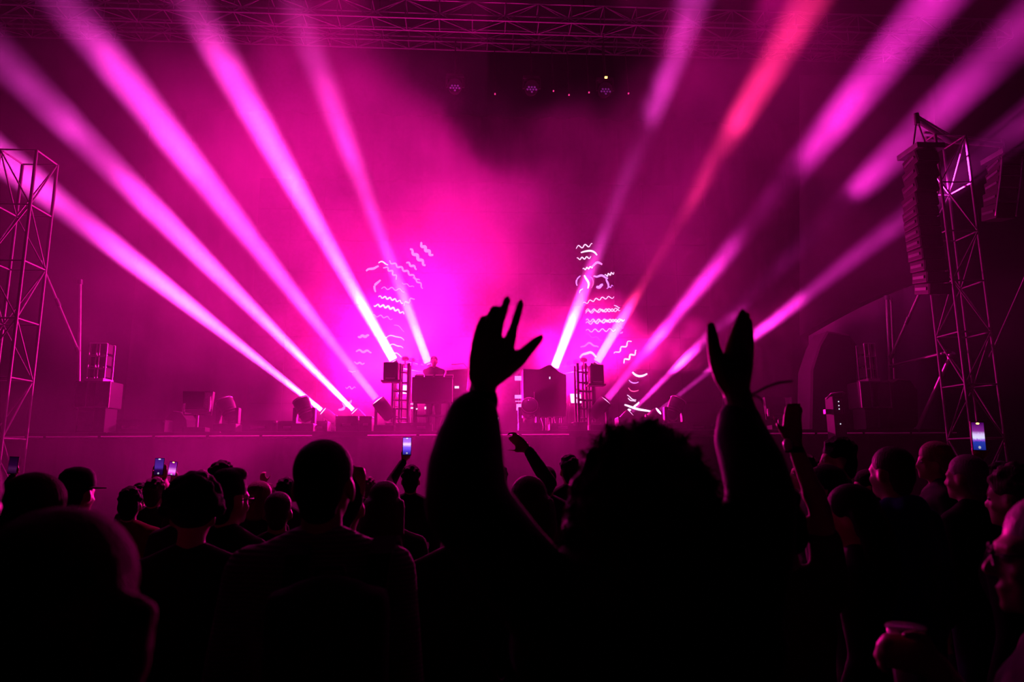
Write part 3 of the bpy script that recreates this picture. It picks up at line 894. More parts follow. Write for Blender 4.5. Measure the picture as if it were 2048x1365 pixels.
# big covered stack behind and a control rack with pale indicator lamps
def covered(label, poly, Y, dep):
    ps = [P(x, y, Y) for x, y in poly]
    t = MB()
    o = ps[0]
    n = len(ps)
    vs = []
    for k, (dy, sc_) in enumerate(((0, 0.94), (0.06, 1.0), (dep - 0.06, 1.0), (dep, 0.94))):
        cx = sum(p.x for p in ps) / n; cz = sum(p.z for p in ps) / n
        for p in ps:
            vs.append(Vector((cx + (p.x - cx) * sc_, Y + dy, max(DZ, cz + (p.z - cz) * sc_))))
    fs = [tuple(range(n)), tuple(reversed(range(3 * n, 4 * n)))]
    for k in range(3):
        fs += [(k * n + i, (k + 1) * n + i, (k + 1) * n + (i + 1) % n, k * n + (i + 1) % n) for i in range(n)]
    t.add(vs, fs)
    ob = t.build('covered_stack', M_CLOTH)
    return tag(ob, label, 'covered gear')
covered('tall speaker stack under a black cover peaking before the pale tarpaulin', [(1622, 866), (1624, 740), (1640, 690), (1656, 662), (1700, 668), (1716, 690), (1716, 866)], 14.4, 0.7)
covered('low wide stack under a black cover beside the grille speaker', [(1785, 866), (1785, 764), (1796, 757), (1822, 760), (1836, 780), (1838, 866)], 13.8, 0.65)
covered('rounded hump of gear under a black cover lost in the violet haze', [(328, 866), (330, 838), (345, 822), (362, 824), (374, 840), (376, 866)], 15.0, 0.6)
c = P(1688, 862, 13.0)
t = thing('control_rack', 'slim control rack with a column of pale indicator lamps', 'rack', (c.x, 13.25, 1.2))
zt = P(1688, 792, 13.0).z - 1.2
MB().box((0, 0, zt / 2), (0.24, 0.3, zt), None, 0.015).build('cabinet', M_CASE, t)
MB().box((0.0, -0.155, zt - 0.2), (0.14, 0.012, 0.3)).build('front_plate', M_GRILLE, t)
MB().tube([(-0.22, -0.1, zt - 0.05), (-0.12, -0.12, zt + 0.05), (0.1, -0.12, zt + 0.08), (0.16, -0.1, zt + 0.06)], 0.02, 6).build('hood', M_STEEL, t)
for py in (803, 811, 818, 848):
    z = P(1688, py, 13.0).z - 1.2
    MB().ell((-0.01, -0.165, z), (0.012, 0.008, 0.012), None, 8, 6).build('indicator', M_SMALL, t)
MB().box((-0.2, -0.06, zt - 0.3), (0.12, 0.1, 0.1), None, 0.01).build('side_box', M_STEEL, t)
rod('stand_leg', (-0.08, 0, -1.2), (-0.08, 0, 0.02), 0.03, M_STEEL, t)
rod('stand_leg', (0.08, 0, -1.2), (0.08, 0, 0.02), 0.03, M_STEEL, t)
# ------------------------------------------------------------------ people
_tmp = bpy.data.scenes.new('workbench')
def remesh(mb, name, voxel, smooth=3):
    """weld overlapping limbs into one continuous skin"""
    me = mb.mesh(name)
    o = bpy.data.objects.new(name, me)
    _tmp.collection.objects.link(o)
    r = o.modifiers.new('weld', 'REMESH'); r.mode = 'VOXEL'; r.voxel_size = voxel; r.use_smooth_shade = True
    if smooth:
        s = o.modifiers.new('soft', 'SMOOTH'); s.factor = 0.5; s.iterations = smooth
    vl = _tmp.view_layers[0]
    vl.update()
    out = bpy.data.meshes.new_from_object(o.evaluated_get(vl.depsgraph))
    out.name = name
    bpy.data.objects.remove(o)
    bpy.data.meshes.remove(me)
    return out

V = Vector
SKIN = [mat('skin_light', (0.50, 0.32, 0.25), 0.5, 0, 0.08, 20), mat('skin_mid', (0.36, 0.21, 0.15), 0.5, 0, 0.08, 20), mat('skin_dark', (0.12, 0.065, 0.045), 0.5, 0, 0.08, 20)]
HAIRM = {'black': mat('black_hair', (0.006, 0.005, 0.005), 0.7, 0, 0.3, 60, spec=0.15), 'brown': mat('brown_hair', (0.035, 0.016, 0.009), 0.6, 0, 0.3, 60, spec=0.3),
         'fair': mat('fair_hair', (0.2, 0.11, 0.055), 0.6, 0, 0.3, 60), 'grey': mat('grey_hair', (0.3, 0.29, 0.28), 0.5, 0, 0.3, 60), 'auburn': mat('auburn_hair', (0.03, 0.004, 0.003), 0.8, 0, 0.3, 60, spec=0.05)}
for _m in HAIRM.values():
    _n = _m.node_tree
    _mp = _n.nodes.new('ShaderNodeMapping'); _mp.inputs['Scale'].default_value = (3.0, 3.0, 0.16)
    _nz = [q for q in _n.nodes if q.type == 'TEX_NOISE'][0]
    _n.links.new(_n.nodes['Texture Coordinate'].outputs['Object'], _mp.inputs[0]); _n.links.new(_mp.outputs[0], _nz.inputs['Vector'])
    _bp = _n.nodes.new('ShaderNodeBump'); _bp.inputs['Strength'].default_value = 0.9; _bp.inputs['Distance'].default_value = 0.012
    _n.links.new(_nz.outputs['Fac'], _bp.inputs['Height']); _n.links.new(_bp.outputs[0], _n.nodes['Principled BSDF'].inputs['Normal'])
def cloth(name, col, sheen=0.0, rough=0.85):
    return mat('fabric_' + name, col, rough, 0, 0.2, 30, 0.15, spec=0.2, sheen=sheen)
C_BLACK = cloth('black', (0.012, 0.012, 0.013))
C_CHAR = cloth('charcoal', (0.03, 0.03, 0.034))
C_BLUE = cloth('blue', (0.015, 0.03, 0.16))
C_PALE = cloth('pale', (0.42, 0.40, 0.42))
C_GREY = cloth('grey', (0.16, 0.15, 0.16))
C_RED = cloth('dull_red', (0.13, 0.010, 0.010))
C_DENIM = cloth('denim', (0.03, 0.04, 0.08))
C_BROWN = cloth('brown', (0.07, 0.04, 0.03))
M_SHOE = mat('shoe_leather', (0.02, 0.02, 0.02), 0.5)
M_EYE = mat('eye_white', (0.7, 0.68, 0.66), 0.15)
M_IRIS = mat('eye_iris', (0.03, 0.02, 0.015), 0.1)

def torso_prims(mb, e=0.0, girth=1.0, low=0.92):
    mb.ell((0, 0, 0.97), (0.165 * girth + e, 0.115 * girth + e, 0.13 + e))
    mb.ell((0, 0.0, 1.12), (0.142 * girth + e, 0.105 * girth + e, 0.16 + e))
    mb.ell((0, 0.0, 1.29), (0.168 * girth + e, 0.118 * girth + e, 0.17 + e))
    for s in (-1, 1):
        mb.cone((s * 0.05, -0.01, 1.40), (s * 0.155, -0.005, 1.405), 0.075 + e, 0.060 + e)
        mb.cone((s * 0.025, -0.015, 1.485), (s * 0.14, -0.008, 1.425), 0.040 + e, 0.045 + e)
        mb.cone((s * 0.09, 0.03, 1.33), (s * 0.05, -0.03, 1.1), 0.085 + e, 0.08 + e)
def leg_prims(mb, e=0.0, low=0.08):
    for s in (-1, 1):
        mb.cone((s * 0.09, 0, 0.92), (s * 0.10, 0.01, 0.49), 0.088 + e, 0.058 + e)
        mb.cone((s * 0.10, 0.01, 0.49), (s * 0.10, -0.01, low), 0.056 + e, 0.040 + e)
        if e == 0:
            mb.cone((s * 0.10, -0.03, 0.05), (s * 0.115, 0.13, 0.035), 0.036, 0.028)
        else:
            mb.ell((s * 0.10, -0.02, 0.36), (0.060 + e, 0.066 + e, 0.12))
def head_prims(mb, at=V((0, 0, 0)), R=Matrix.Identity(3), jaw=1.0):
    """skull, face, jaw, nose, lips, brow and ears about the neck pivot (0, 0, 1.53)"""
    pv = V((0, 0.0, 1.53))
    def T(p):
        return R @ (V(p) - pv) + pv + at
    E = lambda c, r: mb.ell(T(c), r, R)
    mb.cone(V((0, -0.02, 1.42)), T((0, -0.005, 1.57)), 0.060, 0.053)
    E((0, -0.012, 1.665), (0.076, 0.094, 0.085))
    E((0, 0.028, 1.605), (0.062 * jaw, 0.066, 0.092))
    E((0, 0.055, 1.545), (0.040 * jaw, 0.038, 0.028))
    E((0, 0.086, 1.532), (0.018, 0.016, 0.014))
    mb.cone(T((0, 0.088, 1.640)), T((0, 0.112, 1.603)), 0.009, 0.0135)
    E((0, 0.090, 1.568), (0.022, 0.014, 0.007))
    E((0, 0.090, 1.556), (0.019, 0.013, 0.007))
    for s in (-1, 1):
        mb.cone(T((s * 0.012, 0.086, 1.652)), T((s * 0.048, 0.070, 1.650)), 0.012, 0.011)
        E((s * 0.040, 0.058, 1.598), (0.022, 0.026, 0.022))
        E((s * 0.078, -0.008, 1.615), (0.010, 0.022, 0.032))
        mb.ell(T((s * 0.012, 0.104, 1.598)), (0.008, 0.009, 0.007), R)
    return T

def basis(d, t):
    d = V(d).normalized()
    t = V(t); t = (t - d * t.dot(d)).normalized()
    return d, t, d.cross(t).normalized()
def hand_prims(mb, w, d, t, curl=0.35, sc_=1.0, nsign=1.0, grip=False):
    """palm, four unequal bent fingers and a thumb that leaves the side of the palm"""
    d, t, n = basis(d, t)
    n = n * nsign
    s = sc_
    for k, off in enumerate((-0.030, -0.010, 0.010, 0.029)):
        kn = w + d * (0.086 - abs(off) * 0.2) * s + t * off * s
        mb.cone(w + t * off * 0.55 * s + d * 0.012 * s, kn, 0.016 * s, 0.0125 * s, 8)
        L = (0.060, 0.076, 0.082, 0.073)[k] * s
        p, a = kn, 0.0
        for j, f in enumerate((0.45, 0.31, 0.24)):
            a += curl * (0.7 if j == 0 else 1.0) * (1.15 if k == 0 else 1.0)
            q = p + (d * math.cos(a) + n * math.sin(a) + t * off * 1.6).normalized() * L * f
            mb.cone(p, q, (0.0105, 0.0095, 0.0085)[j] * s, (0.0095, 0.0085, 0.0072)[j] * s, 8)
            p = q
    b = w + t * 0.022 * s + d * 0.018 * s
    m1 = b + (t * 0.75 + d * 0.6 + n * 0.45).normalized() * 0.042 * s
    m2 = m1 + (t * (0.2 if grip else 0.55) + d * 0.85 + n * (0.5 if grip else 0.2)).normalized() * 0.034 * s
    m3 = m2 + (t * (0.0 if grip else 0.45) + d * 0.8 + n * (0.6 if grip else 0.2)).normalized() * 0.028 * s
    mb.cone(b, m1, 0.017 * s, 0.0125 * s, 8); mb.cone(m1, m2, 0.0125 * s, 0.0105 * s, 8); mb.cone(m2, m3, 0.0105 * s, 0.0082 * s, 8)

def ik(sh, tg, l1, l2, pole):
    v = tg - sh
    L = min(v.length, (l1 + l2) * 0.995)
    u = v.normalized()
    if v.length > (l1 + l2) * 0.995:
        k = v.length / ((l1 + l2) * 0.995); l1, l2, L = l1 * k, l2 * k, v.length * 0.9999
    a = (l1 * l1 - l2 * l2 + L * L) / (2 * L)
    h = math.sqrt(max(0.0, l1 * l1 - a * a))
    p = V(pole); p = p - u * p.dot(u)
    return sh + u * a + p.normalized() * h

_cache = {}
def hair_mesh(kind, seed=0):
    rnd = random.Random(seed)
    mb = MB()
    vox = 0.011
    if kind == 'crop':
        mb.ell((0, -0.017, 1.676), (0.081, 0.097, 0.084)); mb.ell((0, -0.055, 1.625), (0.068, 0.052, 0.07)); mb.ell((0, -0.052, 1.575), (0.052, 0.038, 0.045))
    elif kind == 'short':
        mb.ell((0, -0.014, 1.68), (0.083, 0.098, 0.086)); mb.ell((0, -0.052, 1.625), (0.078, 0.058, 0.085)); mb.ell((0, -0.058, 1.57), (0.058, 0.040, 0.05))
        for i in range(60):
            a, b = rnd.uniform(0, 6.28), rnd.uniform(0.05, 1.7)
            p = V((0.082 * math.sin(b) * math.cos(a), -0.015 + 0.096 * math.sin(b) * math.sin(a), 1.685 + 0.088 * math.cos(b)))
            if p.y > 0.06 and p.z < 1.70: continue
            mb.ell(p, (rnd.uniform(0.010, 0.017),) * 3, None, 8, 6)
    elif kind == 'quiff':
        mb.ell((0, -0.014, 1.685), (0.080, 0.096, 0.088)); mb.ell((0, -0.055, 1.63), (0.074, 0.055, 0.08))
        mb.ell((0.0, 0.02, 1.755), (0.058, 0.07, 0.038)); mb.ell((0.0, -0.02, 1.745), (0.064, 0.075, 0.045)); mb.ell((0, -0.058, 1.57), (0.06, 0.042, 0.05))
    elif kind in ('long', 'long_wavy'):
        mb.ell((0, -0.016, 1.68), (0.090, 0.104, 0.092)); mb.ell((0, -0.06, 1.62), (0.088, 0.062, 0.10))
        n_ = 15
        for i in range(n_):
            u = -1 + 2 * i / (n_ - 1)
            x = 0.088 * math.sin(u * 1.45)
            y = -0.02 - 0.085 * math.cos(u * 1.45)
            z1 = 1.27 + rnd.uniform(-0.03, 0.03) + 0.06 * abs(u)
            wv = (0.018 if kind == 'long_wavy' else 0.004)
            pts = []
            for k in range(7):
                f = k / 6
                pts.append(V((x * (1 + 0.25 * f) + wv * math.sin(7 * f + i), y * (1 - 0.05 * f) - 0.045 * math.sin(f * 2.6) + wv * math.cos(6 * f + 2 * i), 1.66 + (z1 - 1.66) * f)))
            mb.tube(pts, [0.026, 0.03, 0.03, 0.03, 0.027, 0.022, 0.012], 8)
        vox = 0.012
    elif kind == 'bob':
        mb.ell((0, -0.016, 1.68), (0.094, 0.106, 0.092)); mb.ell((0, -0.045, 1.60), (0.098, 0.082, 0.11)); mb.ell((0, -0.05, 1.53), (0.092, 0.07, 0.06))
    elif kind == 'bun':
        mb.ell((0, -0.014, 1.682), (0.082, 0.098, 0.086)); mb.ell((0, -0.055, 1.63), (0.072, 0.055, 0.07)); mb.ell((0, -0.075, 1.765), (0.042, 0.042, 0.038))
    elif kind == 'curly':
        mb.ell((0, -0.02, 1.68), (0.10, 0.11, 0.10))
        for i in range(90):
            a, b = rnd.uniform(0, 6.28), rnd.uniform(0.0, 1.9)
            p = V((0.105 * math.sin(b) * math.cos(a), -0.03 + 0.105 * math.sin(b) * math.sin(a), 1.68 + 0.11 * math.cos(b)))
            if p.y > 0.045 and p.z < 1.71: continue
            mb.ell(p, (rnd.uniform(0.016, 0.032),) * 3, None, 8, 6)
    return remesh(mb, 'hair', vox, 1)

def person(label, px, py, Y, rz=0.0, hair='short', hairc='black', top=C_BLACK, legs=C_CHAR, skin=0, sleeves='long', arms=None, girth=1.0,
           hat=None, glasses=False, group='crowd before the stage', turn=0.0, nod=0.0, hood=False, eyes=False, voxel=0.014, crown=0.02, z0=0.0):
    """a standing listener; px, py is where the top of the head shows, Y the distance; arms holds hand targets"""
    tp = P(px, py, Y)
    s = (tp.z - z0 - crown) / 1.752
    root = thing('person', label, 'person', (tp.x, Y, z0), rz, group)
    root.scale = (s, s, s)
    Minv = (Matrix.Translation(root.location) @ Matrix.Rotation(rz, 4, 'Z') @ Matrix.Diagonal((s, s, s, 1))).inverted()
    R = Matrix.Rotation(turn, 3, 'Z') @ Matrix.Rotation(nod, 3, 'X')
    key = ('body', girth, turn, nod, sleeves, hood, voxel) if not arms else None
    bm_, tm_ = _cache.get(key, (None, None)) if key else (None, None)
    if bm_ is None:
        b, t = MB(), MB()
        torso_prims(b, 0, girth); leg_prims(b); head_prims(b, V((0, 0, 0)), R)
        torso_prims(t, 0.014, girth)
        t.cone((0, -0.02, 1.455), (0, -0.015, 1.485), 0.066, 0.062)
        if hood:
            t.ell((0, -0.09, 1.47), (0.10, 0.055, 0.075)); t.ell((0, -0.11, 1.42), (0.09, 0.05, 0.07))
        for side in (-1, 1):
            sh = V((side * 0.185, -0.005, 1.405))
            a = (arms or {}).get('L' if side < 0 else 'R')
            if a is None:
                el, wr = V((side * 0.235, -0.03, 1.13)), V((side * 0.215, 0.07, 0.89))
                hd, ht, curl, ns, grip = V((0, 0.15, -1)), V((-side * 0.2, 1, 0)), 0.35, -side, False
            else:
                tg = Minv @ P(*a['at']) if len(a['at']) == 3 else V(a['at'][:3])
                hd = Minv.to_3x3() @ V(a.get('dir', (0, 0.1, 1)))
                ht = Minv.to_3x3() @ V(a.get('thumb', (-side, 0, 0)))
                wr = tg
                sh = sh + (V((0, 0, 0.035)) if wr.z > 1.4 else V((0, 0, 0)))
                el = ik(sh, wr, 0.285, 0.255, a.get('pole', (side, -0.1, -0.6)))
                curl, ns, grip = a.get('curl', 0.3), a.get('palm', 1.0), a.get('grip', False)
            b.cone(sh, el, 0.050 * girth, 0.040); b.cone(el, wr, 0.041, 0.027)
            b.ell(el.lerp(wr, 0.25), (0.044,) * 3)
            hand_prims(b, wr, hd, ht, curl, 1.0, ns, grip)
            t.cone(V((side * 0.15, -0.005, 1.40)), sh, 0.070, 0.066)
            t.cone(sh, el if sleeves != 'short' else sh.lerp(el, 0.6), 0.066 * girth, 0.055 if sleeves != 'short' else 0.062)
            if sleeves == 'long':
                t.cone(el, el.lerp(wr, 0.93), 0.054, 0.039)
            elif sleeves == 'rolled':
                t.cone(el, el.lerp(wr, 0.3), 0.054, 0.050)
        bm_ = remesh(b, 'body', voxel, 2); tm_ = remesh(t, 'top', 0.018, 4)
        if key:
            _cache[key] = (bm_, tm_)
    def part(name, me, m):
        me2 = me
        if me.materials and me.materials[0] != m:
            me2 = me.copy(); me2.materials.clear()
        return link(name, me2, m, root)
    part('body', bm_, SKIN[skin]); part('top', tm_, top)
    if 'legs' not in _cache:
        t = MB(); leg_prims(t, 0.016, 0.10); t.ell((0, 0, 0.95), (0.178, 0.128, 0.12)); _cache['legs'] = remesh(t, 'trousers', 0.02, 3)
        for sd in (-1, 1):
            t = MB(); t.cone((sd * 0.10, -0.04, 0.055), (sd * 0.117, 0.15, 0.042), 0.050, 0.038); t.box((sd * 0.108, 0.055, 0.012), (0.085, 0.27, 0.024)); t.cone((sd * 0.10, -0.02, 0.10), (sd * 0.10, -0.03, 0.06), 0.05, 0.05)
            _cache['shoe', sd] = remesh(t, 'shoe', 0.012, 1)
    part('trousers', _cache['legs'], legs)
    for sd in (-1, 1):
        part('shoe', _cache['shoe', sd], M_SHOE)
    pv = V((0, 0, 1.53))
    HM = Matrix.Translation(pv) @ R.to_4x4() @ Matrix.Translation(-pv)
    def headpart(name, me, m, lab=None):
        o = part(name, me, m); o.matrix_local = HM
        if lab: o['label'] = lab
        return o
    if hair:
        k = ('hair', hair, int(px) % 3)
        if k not in _cache:
            _cache[k] = hair_mesh(hair, int(px) % 3)
        headpart('hair', _cache[k], HAIRM[hairc])
    if hat:
        mb = MB()
        mb.lathe([(0.092, 1.665), (0.096, 1.70), (0.088, 1.745), (0.062, 1.775), (0.02, 1.788)], (0, -0.014, 0), 20)
        o = headpart('cap', mb.mesh('cap'), C_BLACK)
        mb = MB()
        ang = hat
        pts = []
        for k in range(9):
            a = -0.75 + 1.5 * k / 8
            pts.append((V((math.sin(a) * 0.085, math.cos(a) * 0.085, 1.672)), V((math.sin(a) * 0.095, math.cos(a) * 0.085 + 0.065 * math.cos(a * 1.6), 1.664))))
        vs = [p + V((0, 0, dz)) for dz in (0, 0.006) for pr in pts for p in pr]
        nn = 18
        fs = [(2 * k, 2 * k + 1, 2 * k + 3, 2 * k + 2) for k in range(8)] + [(nn + 2 * k, nn + 2 * k + 2, nn + 2 * k + 3, nn + 2 * k + 1) for k in range(8)]
        fs += [(2 * k + 1, nn + 2 * k + 1, nn + 2 * k + 3, 2 * k + 3) for k in range(8)] + [(2 * k, 2 * k + 2, nn + 2 * k + 2, nn + 2 * k) for k in range(8)]
        mb.add([Matrix.Rotation(ang, 3, 'Z') @ p for p in vs], fs)
        br = link('brim', mb.mesh('brim'), C_BLACK, o)
    if glasses:
        mb = MB()
        for sd in (-1, 1):
            mb.tube([V((sd * 0.031 + 0.022 * math.cos(q), 0.103, 1.633 + 0.019 * math.sin(q))) for q in [2 * math.pi * i / 12 for i in range(13)]], 0.0028, 6)
            mb.tube([V((sd * 0.053, 0.101, 1.638)), V((sd * 0.076, 0.05, 1.64)), V((sd * 0.082, -0.01, 1.635))], 0.0028, 6)
        mb.tube([V((-0.01, 0.104, 1.636)), V((0.01, 0.104, 1.636))], 0.003, 6)
        headpart('glasses', mb.mesh('glasses'), M_BLACK)
    if eyes:
        for sd in (-1, 1):
            e = headpart('eye', MB().ell((sd * 0.031, 0.080, 1.630), (0.012, 0.011, 0.010), None, 12, 8).mesh('eye'), M_EYE)
            link('iris', MB().ell((sd * 0.031, 0.0885, 1.630), (0.006, 0.0035, 0.006), None, 10, 6).mesh('iris'), M_IRIS, e)
    bpy.context.view_layer.update()
    return root, Minv.inverted()

# ------------------------------------------------------------------ phones
def screen_mat(name, stops, strength):
    if name in MATS: return MATS[name]
    m = bpy.data.materials.new(name); m.use_nodes = True
    nt = m.node_tree; b = nt.nodes['Principled BSDF']
    tc = nt.nodes.new('ShaderNodeTexCoord'); sp = nt.nodes.new('ShaderNodeSeparateXYZ'); rp = nt.nodes.new('ShaderNodeValToRGB')
    nz = nt.nodes.new('ShaderNodeTexNoise'); nz.inputs['Scale'].default_value = 9.0
    mp = nt.nodes.new('ShaderNodeMapping'); mp.inputs['Scale'].default_value = (3.0, 1, 1)
    nt.links.new(tc.outputs['Generated'], mp.inputs[0]); nt.links.new(mp.outputs[0], nz.inputs['Vector'])
    nt.links.new(tc.outputs['Generated'], sp.inputs[0])
    ad = nt.nodes.new('ShaderNodeMath'); ad.operation = 'MULTIPLY_ADD'; ad.inputs[1].default_value = 0.16
    nt.links.new(nz.outputs['Fac'], ad.inputs[0])
    sb = nt.nodes.new('ShaderNodeMath'); sb.operation = 'SUBTRACT'; sb.inputs[1].default_value = 0.08
    nt.links.new(sp.outputs['Z'], ad.inputs[2]); nt.links.new(ad.outputs[0], sb.inputs[0]); nt.links.new(sb.outputs[0], rp.inputs[0])
    el = rp.color_ramp.elements
    while len(el) < len(stops): el.new(0.5)
    for e, (p_, c_) in zip(el, stops):
        e.position = p_; e.color = (*c_, 1)
    nt.links.new(rp.outputs[0], b.inputs['Emission Color'])
    b.inputs['Emission Strength'].default_value = strength
    b.inputs['Base Color'].default_value = (0.01, 0.01, 0.012, 1)
    b.inputs['Roughness'].default_value = 0.15
    m.cycles.emission_sampling = 'NONE'
    MATS[name] = m
    return m
S_DIM = screen_mat('dim_violet_screen', [(0.0, (0.01, 0.0, 0.03)), (0.3, (0.02, 0.0, 0.06)), (0.45, (0.09, 0.02, 0.35)), (0.9, (0.06, 0.01, 0.22))], 0.9)
S_DARK = screen_mat('nearly_black_screen', [(0.0, (0.01, 0.0, 0.015)), (0.3, (0.10, 0.01, 0.10)), (0.5, (0.03, 0.0, 0.04)), (1.0, (0.01, 0.0, 0.015))], 0.6)
S_PINK = screen_mat('pink_stage_screen', [(0.0, (0.02, 0.0, 0.03)), (0.18, (0.9, 0.05, 0.8)), (0.32, (1.0, 0.25, 0.95)), (0.6, (0.3, 0.02, 0.4)), (0.95, (0.15, 0.0, 0.2))], 1.1)
S_BLUE = screen_mat('violet_stage_screen', [(0.0, (0.01, 0.01, 0.1)), (0.2, (0.06, 0.03, 0.5)), (0.45, (0.22, 0.08, 0.95)), (0.62, (0.9, 0.6, 1.0)), (0.75, (0.4, 0.12, 1.0)), (1.0, (0.35, 0.1, 0.9))], 1.3)
S_BAND = screen_mat('blue_and_white_screen', [(0.0, (0.01, 0.02, 0.25)), (0.3, (0.02, 0.04, 0.4)), (0.36, (0.35, 0.08, 0.75)), (0.44, (0.75, 0.75, 1.0)), (0.58, (0.7, 0.5, 0.95)), (0.68, (0.25, 0.02, 0.3)), (1.0, (0.06, 0.0, 0.1))], 1.0)
def phone(label, px, py, Y, w, h, scr, tilt=0.0, lean=0.0, case=M_CASE, dot=True):
    c = P(px, py, Y)
    t = thing('phone', label, 'phone', c, 0, 'phones held up')
    t.rotation_euler = (lean, tilt, 0)
    MB().box((0, 0.0045, 0), (w, 0.009, h), None, 0.003).build('phone_body', case, t)
    MB().box((0, -0.0006, 0), (w * 0.90, 0.0012, h * 0.93)).build('screen', scr, t)
    if dot:
        MB().ell((0, -0.002, h * 0.43), (w * 0.13, 0.0008, w * 0.06), None, 10, 6).build('focus_mark', M_AMBER if dot == 'amber' else M_SMALL, t)
        MB().ell((0, -0.002, -h * 0.38), (w * 0.10, 0.0008, w * 0.10), None, 12, 6).build('shutter_button', mat('soft_white_mark', (0.8, 0.8, 0.9), 0.3, 0, 0, 4, 0, (0.8, 0.85, 1.0), 0.5), t)
    MB().cyl((-w * 0.25, 0.0085, h * 0.36), (-w * 0.25, 0.012, h * 0.36), w * 0.15, w * 0.15, 12).build('camera_bump', M_BLACK, t)
    return t
# ------------------------------------------------------------------ performer
perf, _ = person('performer in a dark top standing behind the keyboard desk on stage', 868, 712, 15.75, math.pi, 'crop', 'black', C_CHAR, C_BLACK, 0, 'short', group='performer', z0=DZ, eyes=True, crown=0.01,
                 arms={'L': {'at': (895, 770, 15.45), 'dir': (0.3, -1, -0.2), 'thumb': (-1, 0, 0.3), 'pole': (1, 0.2, -0.5)}, 'R': {'at': (842, 768, 15.45), 'dir': (-0.3, -1, -0.2), 'thumb': (1, 0, 0.3), 'pole': (-1, 0.2, -0.5)}})

# ------------------------------------------------------------------ curly haired person with both hands up
WY = 1.24
wx = P(1285, 1000, WY)
root = thing('person', 'person with big curly hair and both arms raised, ribbon wristband on one wrist', 'person', (wx.x, WY, 0), 0, 'crowd before the stage')
O = V((wx.x, WY, 0))
def wp(px, py, Y):
    return P(px, py, Y) - O
def wr_(r, Y=1.3):
    return r * Y / F
S1 = 1.0
b, t = MB(), MB()
torso_prims(b, 0, 0.95); leg_prims(b); head_prims(b)
# the raised arms
LY0, RY0 = 1.31, 1.33
for side in (-1, 1):
    if side < 0:
        sh, el, wr = V((-0.17, 0, 1.41)), wp(932, 1000, 1.22), wp(966, 780, LY0)
    else:
        sh, el, wr = V((0.17, 0, 1.41)), wp(1525, 985, 1.25), wp(1474, 790, RY0)
    b.cone(V((side * 0.12, 0, 1.42)), sh, 0.06, 0.055)
    b.cone(sh, el, 0.052, 0.042); b.cone(el, wr, 0.043, 0.027); b.ell(el.lerp(wr, 0.25), (0.045,) * 3)
def finger(pts, Y):
    for (a, b_) in zip(pts, pts[1:]):
        b.cone(wp(a[0], a[1], Y + a[2]), wp(b_[0], b_[1], Y + b_[2]), wr_(a[3] + 1.6), wr_(b_[3] + 2.0), 12)
# hand with ring and little finger folded forward
finger([(966, 770, 0, 25), (964, 745, 0, 21), (990, 676, 0, 11.5), (1000, 645, 0, 7.6), (1008, 620, 0.004, 7.6), (1014, 601, 0.004, 6.6)], LY0)
finger([(976, 760, 0, 22), (990, 735, 0, 20), (1019, 686, 0, 11.5), (1027, 656, 0, 7.6), (1035, 630, 0, 7.4), (1041, 608, 0, 6.2)], LY0)
finger([(958, 752, 0, 20), (968, 705, 0, 17), (973, 672, 0.0, 14), (982, 643, 0.0, 10.5), (990, 621, 0.012, 9.5), (990, 636, 0.040, 8.5), (986, 655, 0.040, 7.2)], LY0)
finger([(955, 752, 0, 18), (953, 715, 0, 14), (957, 682, 0.0, 12), (961, 658, 0.0, 9.8), (967, 641, 0.012, 8.5), (969, 652, 0.034, 7.5), (967, 668, 0.034, 6.5)], LY0)
finger([(985, 758, 0, 18), (1010, 738, 0, 19), (1034, 722, 0, 15), (1058, 698, 0, 10.5), (1072, 684, 0.002, 9), (1080, 677, 0.002, 6.8)], LY0)
b.ell(wp(988, 712, LY0), (wr_(42), 0.017, wr_(42))); b.ell(wp(975, 742, LY0), (wr_(35), 0.018, wr_(28)))
# the other hand, edge on with fingers together
finger([(1474, 788, 0, 24), (1468, 760, 0, 22), (1462, 700, 0, 14), (1472, 664, 0, 10), (1480, 642, 0, 8.8), (1485, 627, 0, 7)], RY0)
finger([(1474, 780, 0, 22), (1474, 740, 0.01, 20), (1476, 696, 0.015, 14), (1484, 662, 0.018, 9.5), (1490, 642, 0.018, 8.2), (1493, 632, 0.018, 6.8)], RY0)
finger([(1476, 780, 0, 22), (1482, 735, 0.02, 19), (1488, 696, 0.03, 13), (1494, 668, 0.032, 9), (1497, 652, 0.032, 8), (1498, 643, 0.032, 6.6)], RY0)
finger([(1480, 780, 0, 18), (1490, 730, 0.03, 16), (1497, 700, 0.045, 11), (1499, 682, 0.047, 8.5), (1500, 668, 0.047, 7.2), (1500, 661, 0.047, 6.2)], RY0)
finger([(1462, 776, 0, 20), (1446, 752, 0, 19), (1434, 722, -0.008, 16), (1427, 692, -0.012, 12), (1424, 668, -0.012, 10.5), (1422, 653, -0.012, 8.2)], RY0)
b.ell(wp(1478, 728, RY0 + 0.015), (wr_(29), 0.026, wr_(44)))
body = link('body', remesh(b, 'body', 0.0042, 2), SKIN[1], root)
for nm, pts, Yh in (('fingernail', [(1014, 598, 0.009), (1042, 605, 0.006), (1082, 675, 0.008)], LY0), ('fingernail', [(1485, 624, 0.007), (1421, 650, -0.004)], RY0)):
    for (x_, y_, dy) in pts:
        link(nm, MB().ell(wp(x_, y_, Yh + dy - 0.012), (0.0045, 0.0018, 0.0062), None, 8, 6).mesh('fingernail'), mat('nail', (0.5, 0.25, 0.22), 0.25), body)
